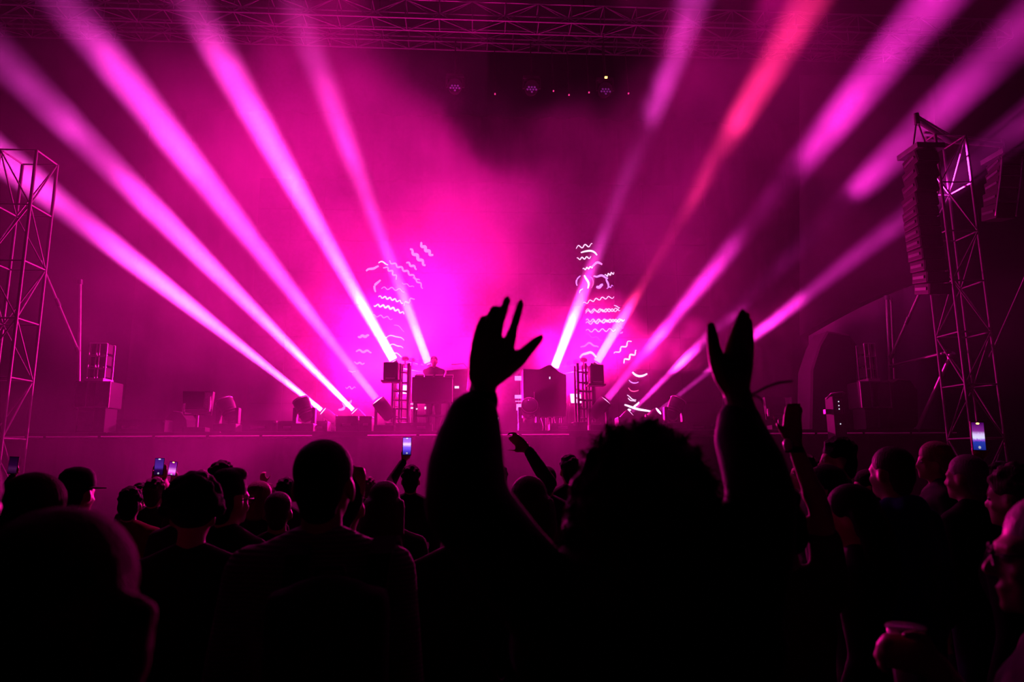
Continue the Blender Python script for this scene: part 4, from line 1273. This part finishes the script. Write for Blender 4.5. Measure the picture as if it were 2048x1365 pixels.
# puffy dark jacket
torso_prims(t, 0.028, 0.98)
t.ell((0, 0, 1.0), (0.20, 0.15, 0.22))
for (pts, sd) in (([(956, 806, 1.30, 31), (946, 838, 1.29, 55), (938, 890, 1.27, 69), (932, 940, 1.25, 78), (934, 1010, 1.22, 84), (1010, 1110, 1.21, 84), (1090, 1200, 1.22, 84)], -1),
                  ([(1477, 812, 1.33, 27), (1479, 845, 1.32, 46), (1484, 880, 1.30, 56), (1505, 930, 1.27, 64), (1522, 990, 1.25, 68), (1510, 1090, 1.24, 76), (1480, 1200, 1.23, 84)], 1)):
    for a, c in zip(pts, pts[1:]):
        t.cone(wp(a[0], a[1], a[2]), wp(c[0], c[1], c[2]), wr_(a[3], a[2]), wr_(c[3], c[2]), 16)
    t.cone(wp(*pts[-1][:3]), V((sd * 0.12, 0, 1.36)), 0.075, 0.09, 14)
t.cone((0, -0.03, 1.44), (0, -0.02, 1.50), 0.085, 0.075)
jk = link('jacket', remesh(t, 'jacket', 0.009, 5), cloth('jacket', (0.010, 0.010, 0.011), 0.1, 0.7), root)
for (q, rr, Yq) in (((962, 801), 33, 1.30), ((1475, 808), 28, 1.33)):
    c = wp(*q, Yq)
    link('cuff', MB().lathe([(wr_(rr) * 1.0, -0.014), (wr_(rr) * 1.06, 0.0), (wr_(rr) * 0.98, 0.014)], c, 20).mesh('cuff'), C_BLACK, jk)
t = MB(); leg_prims(t, 0.016, 0.10); t.ell((0, 0, 0.95), (0.178, 0.128, 0.12))
link('trousers', remesh(t, 'trousers', 0.02, 3), C_BLACK, root)
for sd in (-1, 1):
    link('shoe', _cache['shoe', sd], M_SHOE, root)
# big hair: curls piled about the head
rnd = random.Random(11)
h = MB()
def hp(px, py, Y):
    return wp(px, py, Y)
for (px, py, dy, rx, ry_, rz) in [(1285, 935, 0.0, 100, 0.105, 92), (1285, 1030, -0.02, 142, 0.115, 120), (1230, 1060, -0.01, 105, 0.09, 120), (1350, 1060, -0.01, 100, 0.09, 125), (1285, 1150, -0.05, 150, 0.09, 110), (1200, 1160, -0.03, 80, 0.08, 110), (1385, 1160, -0.03, 80, 0.08, 110)]:
    h.ell(hp(px, py, WY + dy), (wr_(rx, WY), ry_, wr_(rz, WY)))
outline = [(1182, 905), (1200, 875), (1225, 858), (1252, 852), (1280, 848), (1305, 848), (1332, 858), (1360, 878), (1388, 905), (1408, 935), (1424, 970), (1436, 1010), (1446, 1060), (1452, 1110), (1455, 1160), (1450, 1210),
           (1160, 940), (1148, 980), (1138, 1020), (1128, 1070), (1120, 1120), (1118, 1170), (1122, 1220)]
for (px, py) in outline:
    cxx, cyy = 1285 + (px - 1285) * 0.90, 1020 + (py - 1020) * 0.91
    for k in range(7):
        h.ell(hp(cxx + rnd.uniform(-10, 10), cyy + rnd.uniform(-8, 8), WY + rnd.uniform(-0.06, 0.05)), (rnd.uniform(0.012, 0.019),) * 3, None, 10, 7)
for i in range(150):
    a, q = rnd.uniform(0, 6.28), rnd.uniform(0.2, 1.0)
    h.ell(hp(1285 + 140 * q * math.cos(a), 1040 + 165 * q * math.sin(a), WY - 0.105 * math.sqrt(max(0.05, 1 - q * q)) - 0.01), (rnd.uniform(0.014, 0.026),) * 3, None, 8, 6)
hair_o = link('hair', remesh(h, 'hair', 0.006, 4), HAIRM['brown'], root)
st = MB()
for i in range(1100):                                   # loose curls standing off the outline
    px, py = rnd.choice(outline)
    px += rnd.uniform(-16, 16); py += rnd.uniform(-16, 16)
    p0 = hp(1285 + (px - 1285) * 0.93, 1020 + (py - 1020) * 0.93, WY + rnd.uniform(-0.07, 0.05))
    dr = (p0 - hp(1285, 1050, WY)).normalized()
    Ls, ph = rnd.uniform(0.008, 0.026), rnd.uniform(0, 6.28)
    tt = V((rnd.uniform(-1, 1), rnd.uniform(-1, 1), rnd.uniform(-1.2, 0.4))).normalized()
    pts = [p0 + dr * Ls * f + tt * 0.012 * math.sin(ph + 5 * f) + V((0, 0, -0.02 * f * f)) for f in (0, 0.25, 0.5, 0.75, 1.0)]
    st.tube(pts, [0.0012, 0.001, 0.0009, 0.0007, 0.0004], 4)
so = st.build('loose_curls', HAIRM['auburn'], hair_o)
so['kind'] = 'stuff'
# wristband and its ribbon
wb = MB().lathe([(wr_(26.5, RY0), -0.006), (wr_(27, RY0), 0.0), (wr_(26.5, RY0), 0.006)], wp(1475, 789, RY0), 22).build('wristband', cloth('ribbon', (0.16, 0.05, 0.12)), root)
MB().tube([wp(1498, 791, 1.31), wp(1514, 785, 1.30), wp(1534, 774, 1.30), wp(1558, 766, 1.30), wp(1584, 763, 1.30)], [0.004, 0.0055, 0.006, 0.006, 0.005], 6, 0.45).build('ribbon_tail', C_BLACK, wb)
MB().tube([wp(1498, 792, 1.31), wp(1514, 793, 1.30), wp(1524, 800, 1.30), wp(1530, 812, 1.30)], [0.004, 0.005, 0.004, 0.003], 6, 0.45).build('ribbon_tail', C_BLACK, wb)

# ------------------------------------------------------------------ man with the backpack
m_rib = mat('ribbed_knit', (0.12, 0.09, 0.13), 0.8, 0, 0.15, 20, spec=0.2, sheen=0.3)
nt_ = m_rib.node_tree
wv = nt_.nodes.new('ShaderNodeTexWave'); wv.bands_direction = 'Z'; wv.inputs['Scale'].default_value = 26.0; wv.inputs['Distortion'].default_value = 0.6
bp = nt_.nodes.new('ShaderNodeBump'); bp.inputs['Strength'].default_value = 0.7; bp.inputs['Distance'].default_value = 0.006
nt_.links.new(nt_.nodes['Texture Coordinate'].outputs['Object'], wv.inputs['Vector'])
nt_.links.new(wv.outputs['Fac'], bp.inputs['Height']); nt_.links.new(bp.outputs[0], nt_.nodes['Principled BSDF'].inputs['Normal'])
mixn = [n for n in nt_.nodes if n.type == 'MIX'][0]
for l in list(nt_.links):
    if l.to_socket == mixn.inputs[0]: nt_.links.remove(l)
nt_.links.new(wv.outputs['Fac'], mixn.inputs[0])
mixn.inputs[6].default_value = (0.05, 0.035, 0.055, 1); mixn.inputs[7].default_value = (0.16, 0.12, 0.17, 1)
man, MM = person('close cropped man in a ribbed sweater wearing a dark backpack', 652, 878, 1.98, -0.06, 'crop', 'black', m_rib, C_DENIM, 1, 'long', girth=1.12, voxel=0.010, crown=0.008)
bx = P(648, 1200, 1.70)
pk = thing('backpack', 'dark backpack on the back of the man in the ribbed sweater', 'backpack', (bx.x, 1.755, 0.93))
q = MB(); q.box((0, 0, 0.26), (0.29, 0.13, 0.46), None, 0.04); q.ell((0, -0.005, 0.44), (0.135, 0.06, 0.08)); q.ell((0, -0.055, 0.2), (0.12, 0.05, 0.16))
link('pack_body', remesh(q, 'pack_body', 0.012, 4), cloth('pack', (0.008, 0.008, 0.01)), pk)
MB().box((0, -0.115, 0.17), (0.20, 0.03, 0.20), None, 0.012).build('front_pocket', cloth('pack', (0, 0, 0)), pk)
MB().tube([(-0.085, -0.125, 0.28), (0, -0.132, 0.285), (0.085, -0.125, 0.28)], 0.005, 6).build('zip', M_STEEL, pk)
for sd in (-1, 1):
    sp = [V((sd * x_, y_, z_)) for x_, y_, z_ in ((0.10, 0.045, 0.40), (0.10, 0.075, 0.48), (0.105, 0.12, 0.545), (0.11, 0.19, 0.582), (0.115, 0.26, 0.575), (0.12, 0.325, 0.51), (0.125, 0.36, 0.38), (0.13, 0.34, 0.20))]
    vs, fs = [], []
    for k, p_ in enumerate(sp):                        # a flat padded ribbon lying across the shoulder
        d_ = (sp[min(k + 1, 7)] - sp[max(k - 1, 0)]).normalized()
        n_ = V((1, 0, 0)).cross(d_).normalized() * 0.009
        vs += [p_ + V((-0.03, 0, 0)) - n_, p_ + V((0.03, 0, 0)) - n_, p_ + V((0.03, 0, 0)) + n_, p_ + V((-0.03, 0, 0)) + n_]
        if k:
            a_ = 4 * (k - 1)
            fs += [(a_ + q_, a_ + (q_ + 1) % 4, a_ + 4 + (q_ + 1) % 4, a_ + 4 + q_) for q_ in range(4)]
    fs += [(0, 3, 2, 1), (28, 29, 30, 31)]
    MB().add(vs, fs).build('shoulder_strap', cloth('strap', (0.009, 0.009, 0.011)), pk)
MB().tube([(-0.04, 0.02, 0.49), (-0.03, 0.0, 0.535), (0.03, 0.0, 0.535), (0.04, 0.02, 0.49)], 0.008, 6).build('grab_loop', C_BLACK, pk)

# ------------------------------------------------------------------ the rest of the crowd
person('person with long wavy auburn hair and a dull red top', 140, 1008, 0.86, 0.1, 'long_wavy', 'auburn', C_RED, C_BLACK, 0, 'long', voxel=0.012)
n2, _ = person('person with long black hair and black top beside the wavy auburn hair', -105, 872, 1.20, -0.1, 'long', 'black', C_BLACK, C_BLACK, 1)
person('person holding up the phone with the nearly black screen', 42, 958, 6.0, 0.0, 'short', 'black', C_BLACK, C_DENIM, 0,
       arms={'L': {'at': (27, 952, 6.335), 'dir': (0.0, 0, 1), 'thumb': (1, 0, 0.3), 'pole': (-1, 0, -1), 'curl': 0.12, 'grip': True, 'palm': -1}})
phone('phone with a nearly black screen held beyond the smooth brown bob', 26, 931, 6.30, 0.080, 0.150, S_DARK, 0.05, 0.0, dot=False)
person('person with smooth brown bob hair and a dull red top', 76, 943, 2.2, 0.1, 'bob', 'auburn', C_RED, C_DENIM, 0)
person('man wearing a dark cap with its brim to the side and a grey jacket', 160, 939, 3.9, -0.15, 'crop', 'black', C_GREY, C_DENIM, 0, hat=-1.35, hood=True)
person('person with short hair and a pink lit ear below the raised phones', 263, 974, 4.9, 0.25, 'short', 'black', C_RED, C_BLACK, 0, 'short')
person('person holding the violet phone overhead with both hands', 312, 956, 5.75, 0.0, 'short', 'brown', C_CHAR, C_DENIM, 0, 'rolled',
       arms={'L': {'at': (309, 962, 6.085), 'dir': (0.12, 0, 1), 'thumb': (1, 0, 0.2), 'pole': (-1, 0, -0.8), 'curl': 0.12, 'grip': True, 'palm': -1},
             'R': {'at': (328, 961, 6.085), 'dir': (-0.12, 0, 1), 'thumb': (-1, 0, 0.2), 'pole': (1, 0, -0.8), 'curl': 0.12, 'grip': True}})
phone('phone with a dark violet screen held overhead with both hands', 318, 934, 6.05, 0.078, 0.145, S_DIM, 0.02, 0.0)
person('person holding the pink screened phone up with one hand', 356, 962, 6.7, 0.0, 'long', 'black', C_CHAR, C_BLACK, 0, 'short',
       arms={'L': {'at': (347, 961, 7.005), 'dir': (-0.05, 0, 1), 'thumb': (1, 0, 0.2), 'pole': (-1, 0, -0.8), 'curl': 0.12, 'grip': True, 'palm': -1}})
phone('phone with a bright pink stage on its screen', 345, 938, 6.97, 0.078, 0.140, S_PINK, 0.1, 0.0, dot='amber')
person('person with tousled brown hair in front of the curly one', 402, 942, 5.3, 0.1, 'short', 'brown', C_BLACK, C_DENIM, 0)
person('person with round curly black hair beyond the tousled one', 446, 929, 6.4, 0.0, 'curly', 'black', C_CHAR, C_DENIM, 2)
person('person with wide curly black hair and black top', 392, 962, 2.75, 0.15, 'curly', 'black', C_BLACK, C_BLACK, 0)
person('man with high brushed up hair and glasses', 463, 943, 3.3, -0.5, 'quiff', 'black', C_BLACK, C_DENIM, 0, glasses=True)
person('person with a pink rimmed fair bob beside the man in glasses', 521, 961, 4.9, -0.2, 'bob', 'fair', C_BLACK, C_BLACK, 0)
person('person with cropped hair rimmed in red beside the man with the backpack', 558, 978, 3.85, 0.2, 'crop', 'brown', C_BLACK, C_DENIM, 1)
person('person with short hair behind the red rimmed cropped head', 573, 956, 5.9, 0.0, 'short', 'black', C_CHAR, C_DENIM, 0)
person('person with one small hand up, standing beyond the fair bob', 538, 968, 7.4, 0.0, 'short', 'brown', C_CHAR, C_BLACK, 0,
       arms={'L': {'at': (527, 968, 7.2), 'dir': (-0.15, 0, 1), 'thumb': (1, 0, 0.2), 'pole': (-1, 0, -0.8), 'curl': 0.5}})
person('person raising a fist beside the head of the man with the backpack', 690, 945, 2.75, 0.0, 'bun', 'black', C_BLACK, C_BLACK, 0,
       arms={'R': {'at': (716, 992, 2.72), 'dir': (-0.05, 0, 1), 'thumb': (-1, 0, 0.3), 'pole': (0.25, -0.1, -1), 'curl': 0.75, 'grip': True}})
person('person with long straight hair rimmed in red', 770, 960, 3.7, 0.0, 'long', 'brown', C_BLACK, C_BLACK, 0)
person('person holding up the violet blue phone', 822, 931, 6.1, 0.0, 'short', 'black', C_BLACK, C_DENIM, 0,
       arms={'L': {'at': (808, 922, 6.415), 'dir': (0.12, 0, 1), 'thumb': (1, 0, 0.3), 'pole': (-1, 0, -1), 'curl': 0.12, 'grip': True, 'palm': -1}})
phone('phone with a bright violet blue screen held high', 814, 893, 6.38, 0.080, 0.165, S_BLUE, 0.0, 0.0)
person('person with short brown hair close to the stage skirt, beyond the long straight hair', 738, 955, 7.6, 0.0, 'short', 'brown', C_CHAR, C_DENIM, 0)
person('person bending a raised arm with a trailing wristband', 988, 925, 4.2, 0.1, 'short', 'black', C_CHAR, C_BLACK, 0,
       arms={'R': {'at': (1055, 899, 4.32), 'dir': (-0.9, 0, 0.75), 'thumb': (-0.6, 0, -0.8), 'pole': (1, 0.2, -0.2), 'curl': 0.12}})
person('woman with very long dark hair down a pale top', 1056, 950, 3.15, 0.1, 'long', 'brown', C_PALE, C_BLACK, 0, 'short')
person('person with round cropped head beside the trailing wristband', 1092, 929, 5.4, 0.1, 'crop', 'black', C_BLACK, C_DENIM, 0)
person('person with a small ear and short hair next to the round cropped head', 1138, 911, 6.0, 0.1, 'short', 'black', C_BLACK, C_DENIM, 1)
r1, M1 = person('person in a brown top raising one arm with a shiny watch', 1556, 990, 2.30, 0.1, 'bun', 'black', C_BROWN, C_BLACK, 0, 'short',
            arms={'R': {'at': (1588, 888, 2.18), 'dir': (0.02, 0.05, 1), 'thumb': (-1, 0, 0.3), 'pole': (1, 0.1, -1), 'curl': 0.4, 'palm': 1}})
person('man seen in profile wearing a pale shirt', 1672, 876, 4.3, 1.25, 'short', 'black', C_PALE, C_DENIM, 0, 'short', eyes=True)
person('person in profile with round glasses and tied hair', 1646, 928, 3.65, 1.1, 'bob', 'black', C_BLACK, C_BLACK, 0, glasses=True, eyes=True)
person('woman with long black hair turned so that one cheek shows', 1694, 966, 2.65, 0.95, 'long', 'black', C_BLACK, C_BLACK, 0, eyes=True)
person('person with a dim pink face behind the raised arm with the watch', 1606, 911, 5.1, 1.3, 'short', 'brown', C_CHAR, C_DENIM, 0, eyes=True)
person('broad man in a blue jacket with cropped hair', 1776, 887, 3.15, 0.35, 'crop', 'brown', C_BLUE, C_DENIM, 0, girth=1.18, hood=True)
person('woman in profile with wavy fair hair over her shoulder', 1864, 882, 4.6, 1.2, 'long_wavy', 'fair', C_BLACK, C_BLACK, 0, eyes=True)
person('person with a small pale face between the pale shirt and the blue jacket', 1730, 938, 5.2, 1.3, 'bob', 'black', C_BLACK, C_BLACK, 0, eyes=True)
person('man with a pale ear and grey temples below the tall phone', 1926, 904, 3.55, 0.45, 'crop', 'grey', C_BLACK, C_DENIM, 0)
person('person holding up the phone with the blue and white screen', 1996, 926, 3.88, 0.2, 'short', 'black', C_BLACK, C_BLACK, 0,
       arms={'L': {'at': (1956, 922, 4.155), 'dir': (0.03, 0, 1), 'thumb': (1, 0, 0.3), 'pole': (-1, 0, -1), 'curl': 0.12, 'grip': True, 'palm': -1}})
phone('phone with a blue and white banded screen in a red edged case', 1957, 873, 4.12, 0.088, 0.182, S_BAND, 0.03, 0.0, mat('red_phone_case', (0.3, 0.02, 0.05), 0.4), 'amber')
person('person with tousled hair and a pink lit ear below the raised phone arm', 2022, 928, 2.62, 0.5, 'short', 'brown', C_BLACK, C_BLACK, 0, eyes=True)
r11, M11 = person('man in profile with grey cropped hair and glasses, holding a cup', 2090, 986, 1.27, 1.0, 'crop', 'grey', C_CHAR, C_DENIM, 0, eyes=True, voxel=0.008, crown=0.006, glasses=True, sleeves='rolled',
            arms={'L': {'at': (1870, 1330, 1.38), 'dir': (-1, 0.25, 0.35), 'thumb': (0.1, -0.3, 1), 'pole': (-0.3, -0.6, -1), 'curl': 0.75, 'grip': True, 'palm': -1}})
person('person mostly hidden behind the puffy raised sleeve', 918, 962, 2.55, 0.0, 'short', 'black', C_BLACK, C_BLACK, 1)
person('person with short hair half hidden beyond the two raised phones', 283, 966, 6.9, 0.0, 'short', 'black', C_CHAR, C_DENIM, 0)
person('person with a dark bob between the raised phones and the tousled one', 379, 971, 4.6, 0.1, 'bob', 'black', C_BLACK, C_BLACK, 0)
# the cup in his hand, the watch and the trailing band
c = P(1818, 1318, 1.42)
cup = thing('drinking_cup', 'clear plastic cup held by the grey haired man in glasses', 'cup', c - V((0, 0, 0.06)))
m_cup = mat('clear_cup', (0.8, 0.8, 0.85), 0.1, 0, 0.02, 4)
m_cup.node_tree.nodes['Principled BSDF'].inputs['Transmission Weight'].default_value = 0.7
MB().lathe([(0.028, 0.0), (0.029, 0.004), (0.036, 0.12), (0.0345, 0.12), (0.0275, 0.006)], (0, 0, 0), 24).build('cup_wall', m_cup, cup)
MB().lathe([(0.0365, 0.117), (0.0385, 0.120), (0.0365, 0.123)], (0, 0, 0), 24).build('rim', m_cup, cup)
MB().lathe([(0.0268, 0.007), (0.031, 0.07), (0.0, 0.0701)], (0, 0, 0), 20).build('drink', mat('beer', (0.5, 0.3, 0.06), 0.1), cup)
iv = M1.inverted()
w0 = P(1587, 900, 2.177)
wt = MB().lathe([(0.031, -0.010), (0.033, 0.0), (0.031, 0.010)], iv @ w0, 18).build('watch_strap', C_BLACK, r1)
f0 = iv @ P(1576, 890, 2.165)
MB().ell(f0, (0.012, 0.020, 0.024), Matrix.Rotation(0.35, 3, 'Z'), 16, 10).build('watch_face', mat('watch_glass', (0.8, 0.8, 0.82), 0.3, 0.1), wt)
bpy.data.scenes.remove(_tmp)

# ------------------------------------------------------------------ haze: one body of drifting smoke over the stage
HZ0, HZ1, HZN = (-14.0, 6.5, 0.02), (16.0, 21.4, 15.0), (150, 60, 75)
hv = bpy.data.volumes.new('stage_haze')
hz = bpy.data.objects.new('stage_haze', hv)
COL.objects.link(hz)
tag(hz, 'drifting stage smoke hanging over the stage and the front rows', 'smoke', kind='stuff')
hm = bpy.data.materials.new('stage_smoke')
hm.use_nodes = True
hm.node_tree.nodes.clear()
_o = hm.node_tree.nodes.new('ShaderNodeOutputMaterial')
_v = hm.node_tree.nodes.new('ShaderNodeVolumeScatter')
_a = hm.node_tree.nodes.new('ShaderNodeAttribute')
_a.attribute_name = 'density'
hm.node_tree.links.new(_a.outputs['Fac'], _v.inputs['Density'])
hm.node_tree.links.new(_v.outputs[0], _o.inputs['Volume'])
_v.inputs['Color'].default_value = (1, 1, 1, 1)
_v.inputs['Anisotropy'].default_value = 0.25

nt = bpy.data.node_groups.new('smoke_density', 'GeometryNodeTree')
nt.interface.new_socket('Geometry', in_out='OUTPUT', socket_type='NodeSocketGeometry')
N, L = nt.nodes.new, nt.links.new
out = N('NodeGroupOutput')
cube = N('GeometryNodeVolumeCube')
cube.inputs['Min'].default_value = HZ0
cube.inputs['Max'].default_value = HZ1
for k, q in zip('XYZ', HZN):
    cube.inputs['Resolution ' + k].default_value = q
cube.inputs['Background'].default_value = 0.0
sm = N('GeometryNodeSetMaterial')
sm.inputs['Material'].default_value = hm
L(cube.outputs[0], sm.inputs[0])
L(sm.outputs[0], out.inputs[0])
geo = N('GeometryNodeInputPosition')
def mth(op, a, b=None, c=None):
    n = N('ShaderNodeMath'); n.operation = op
    for i, v in enumerate((a, b, c)):
        if v is None: continue
        if isinstance(v, (int, float)): n.inputs[i].default_value = v
        else: L(v, n.inputs[i])
    return n.outputs[0]
def vm(op, a, b):
    n = N('ShaderNodeVectorMath'); n.operation = op
    for i, v in enumerate((a, b)):
        if isinstance(v, (tuple, Vector)): n.inputs[i].default_value = tuple(v)
        else: L(v, n.inputs[i])
    return n.outputs[0]
def rng(v, a, b, lo, hi):
    mr = N('ShaderNodeMapRange'); mr.interpolation_type = 'SMOOTHSTEP'
    L(v, mr.inputs[0])
    for i, q in enumerate((a, b, lo, hi)):
        mr.inputs[1 + i].default_value = q
    return mr.outputs[0]
nz = N('ShaderNodeTexNoise'); nz.inputs['Scale'].default_value = 0.42; nz.inputs['Detail'].default_value = 4.0; nz.inputs['Roughness'].default_value = 0.62
L(geo.outputs['Position'], nz.inputs['Vector'])
cen = vm('SUBTRACT', nz.outputs['Color'], (0.5, 0.5, 0.5))
pos = vm('ADD', geo.outputs['Position'], vm('MULTIPLY', cen, (4.0, 4.0, 4.0)))
def bank(px, py, Y, rx, ry, rz, amp, edge=0.45):
    """a smoke bank: ellipsoid with ragged edge"""
    d = vm('MULTIPLY', vm('SUBTRACT', pos, P(px, py, Y)), (1 / rx, 1 / ry, 1 / rz))
    n = N('ShaderNodeVectorMath'); n.operation = 'LENGTH'; L(d, n.inputs[0])
    return rng(n.outputs[1], 1.0, edge, 0.0, amp)
BANKS = [
    (620, 440, 15.5, 6.5, 4.5, 5.6, 0.022, 0.2),      # thick bank over the near half of the stage
    (930, 560, 16.5, 4.0, 3.5, 4.2, 0.046, 0.2),      # behind the booth
    (750, 710, 15.9, 3.4, 1.7, 2.4, 0.160, 0.0),      # thick about the lamps
    (1175, 690, 15.8, 1.9, 1.7, 1.8, 0.320, 0.0),
    (140, 470, 13.0, 6.0, 5.0, 5.6, 0.017, 0.2),      # thin veils either side
    (1480, 480, 12.0, 5.0, 2.6, 5.0, 0.018, 0.2),
    (1960, 520, 11.0, 3.0, 2.5, 4.5, 0.012, 0.2),
    (300, 680, 15.0, 3.6, 3.0, 2.8, 0.024, 0.1),
    (1830, 20, 13.2, 5.0, 4.0, 4.4, 0.017, 0.8),      # high bank that catches the beams on the far half
    (1500, 60, 14.5, 3.0, 3.0, 4.4, 0.013, 0.5),
    (1300, 700, 15.0, 0.8, 1.5, 0.6, 0.20, 0.1),
    (1390, 690, 15.0, 0.7, 1.5, 0.5, 0.20, 0.1),
    (1560, 630, 14.6, 0.9, 1.5, 0.5, 0.08, 0.2),
    (440, 935, 10.6, 7.0, 3.2, 1.5, 0.036, 0.2),      # low bank before the stage
    (1050, 890, 11.5, 3.6, 2.6, 1.6, 0.025, 0.2),
    (1020, 800, 13.0, 4.2, 1.6, 1.9, 0.034, 0.2),
    (1080, 40, 14.0, 3.4, 9.0, 3.6, -0.06, 0.2),      # clear pockets
    (1480, 500, 15.0, 1.5, 4.0, 1.9, -0.05, 0.3),
    (1700, 410, 14.6, 1.2, 3.0, 1.2, -0.07, 0.3),
    (1395, 390, 14.9, 0.7, 1.5, 1.1, 0.012, 0.3),
]
dens = None
for b_ in BANKS:
    o_ = bank(*b_)
    dens = o_ if dens is None else mth('ADD', dens, o_)
grain = rng(nz.outputs['Fac'], 0.32, 0.66, 0.35, 1.55)
L(mth('MAXIMUM', mth('ADD', mth('MULTIPLY', dens, grain), 0.0015), 0.0003), cube.inputs['Density'])
md = hz.modifiers.new('smoke', 'NODES')
md.node_group = nt
hv.materials.append(hm)
hv.render.step_size = 0.45
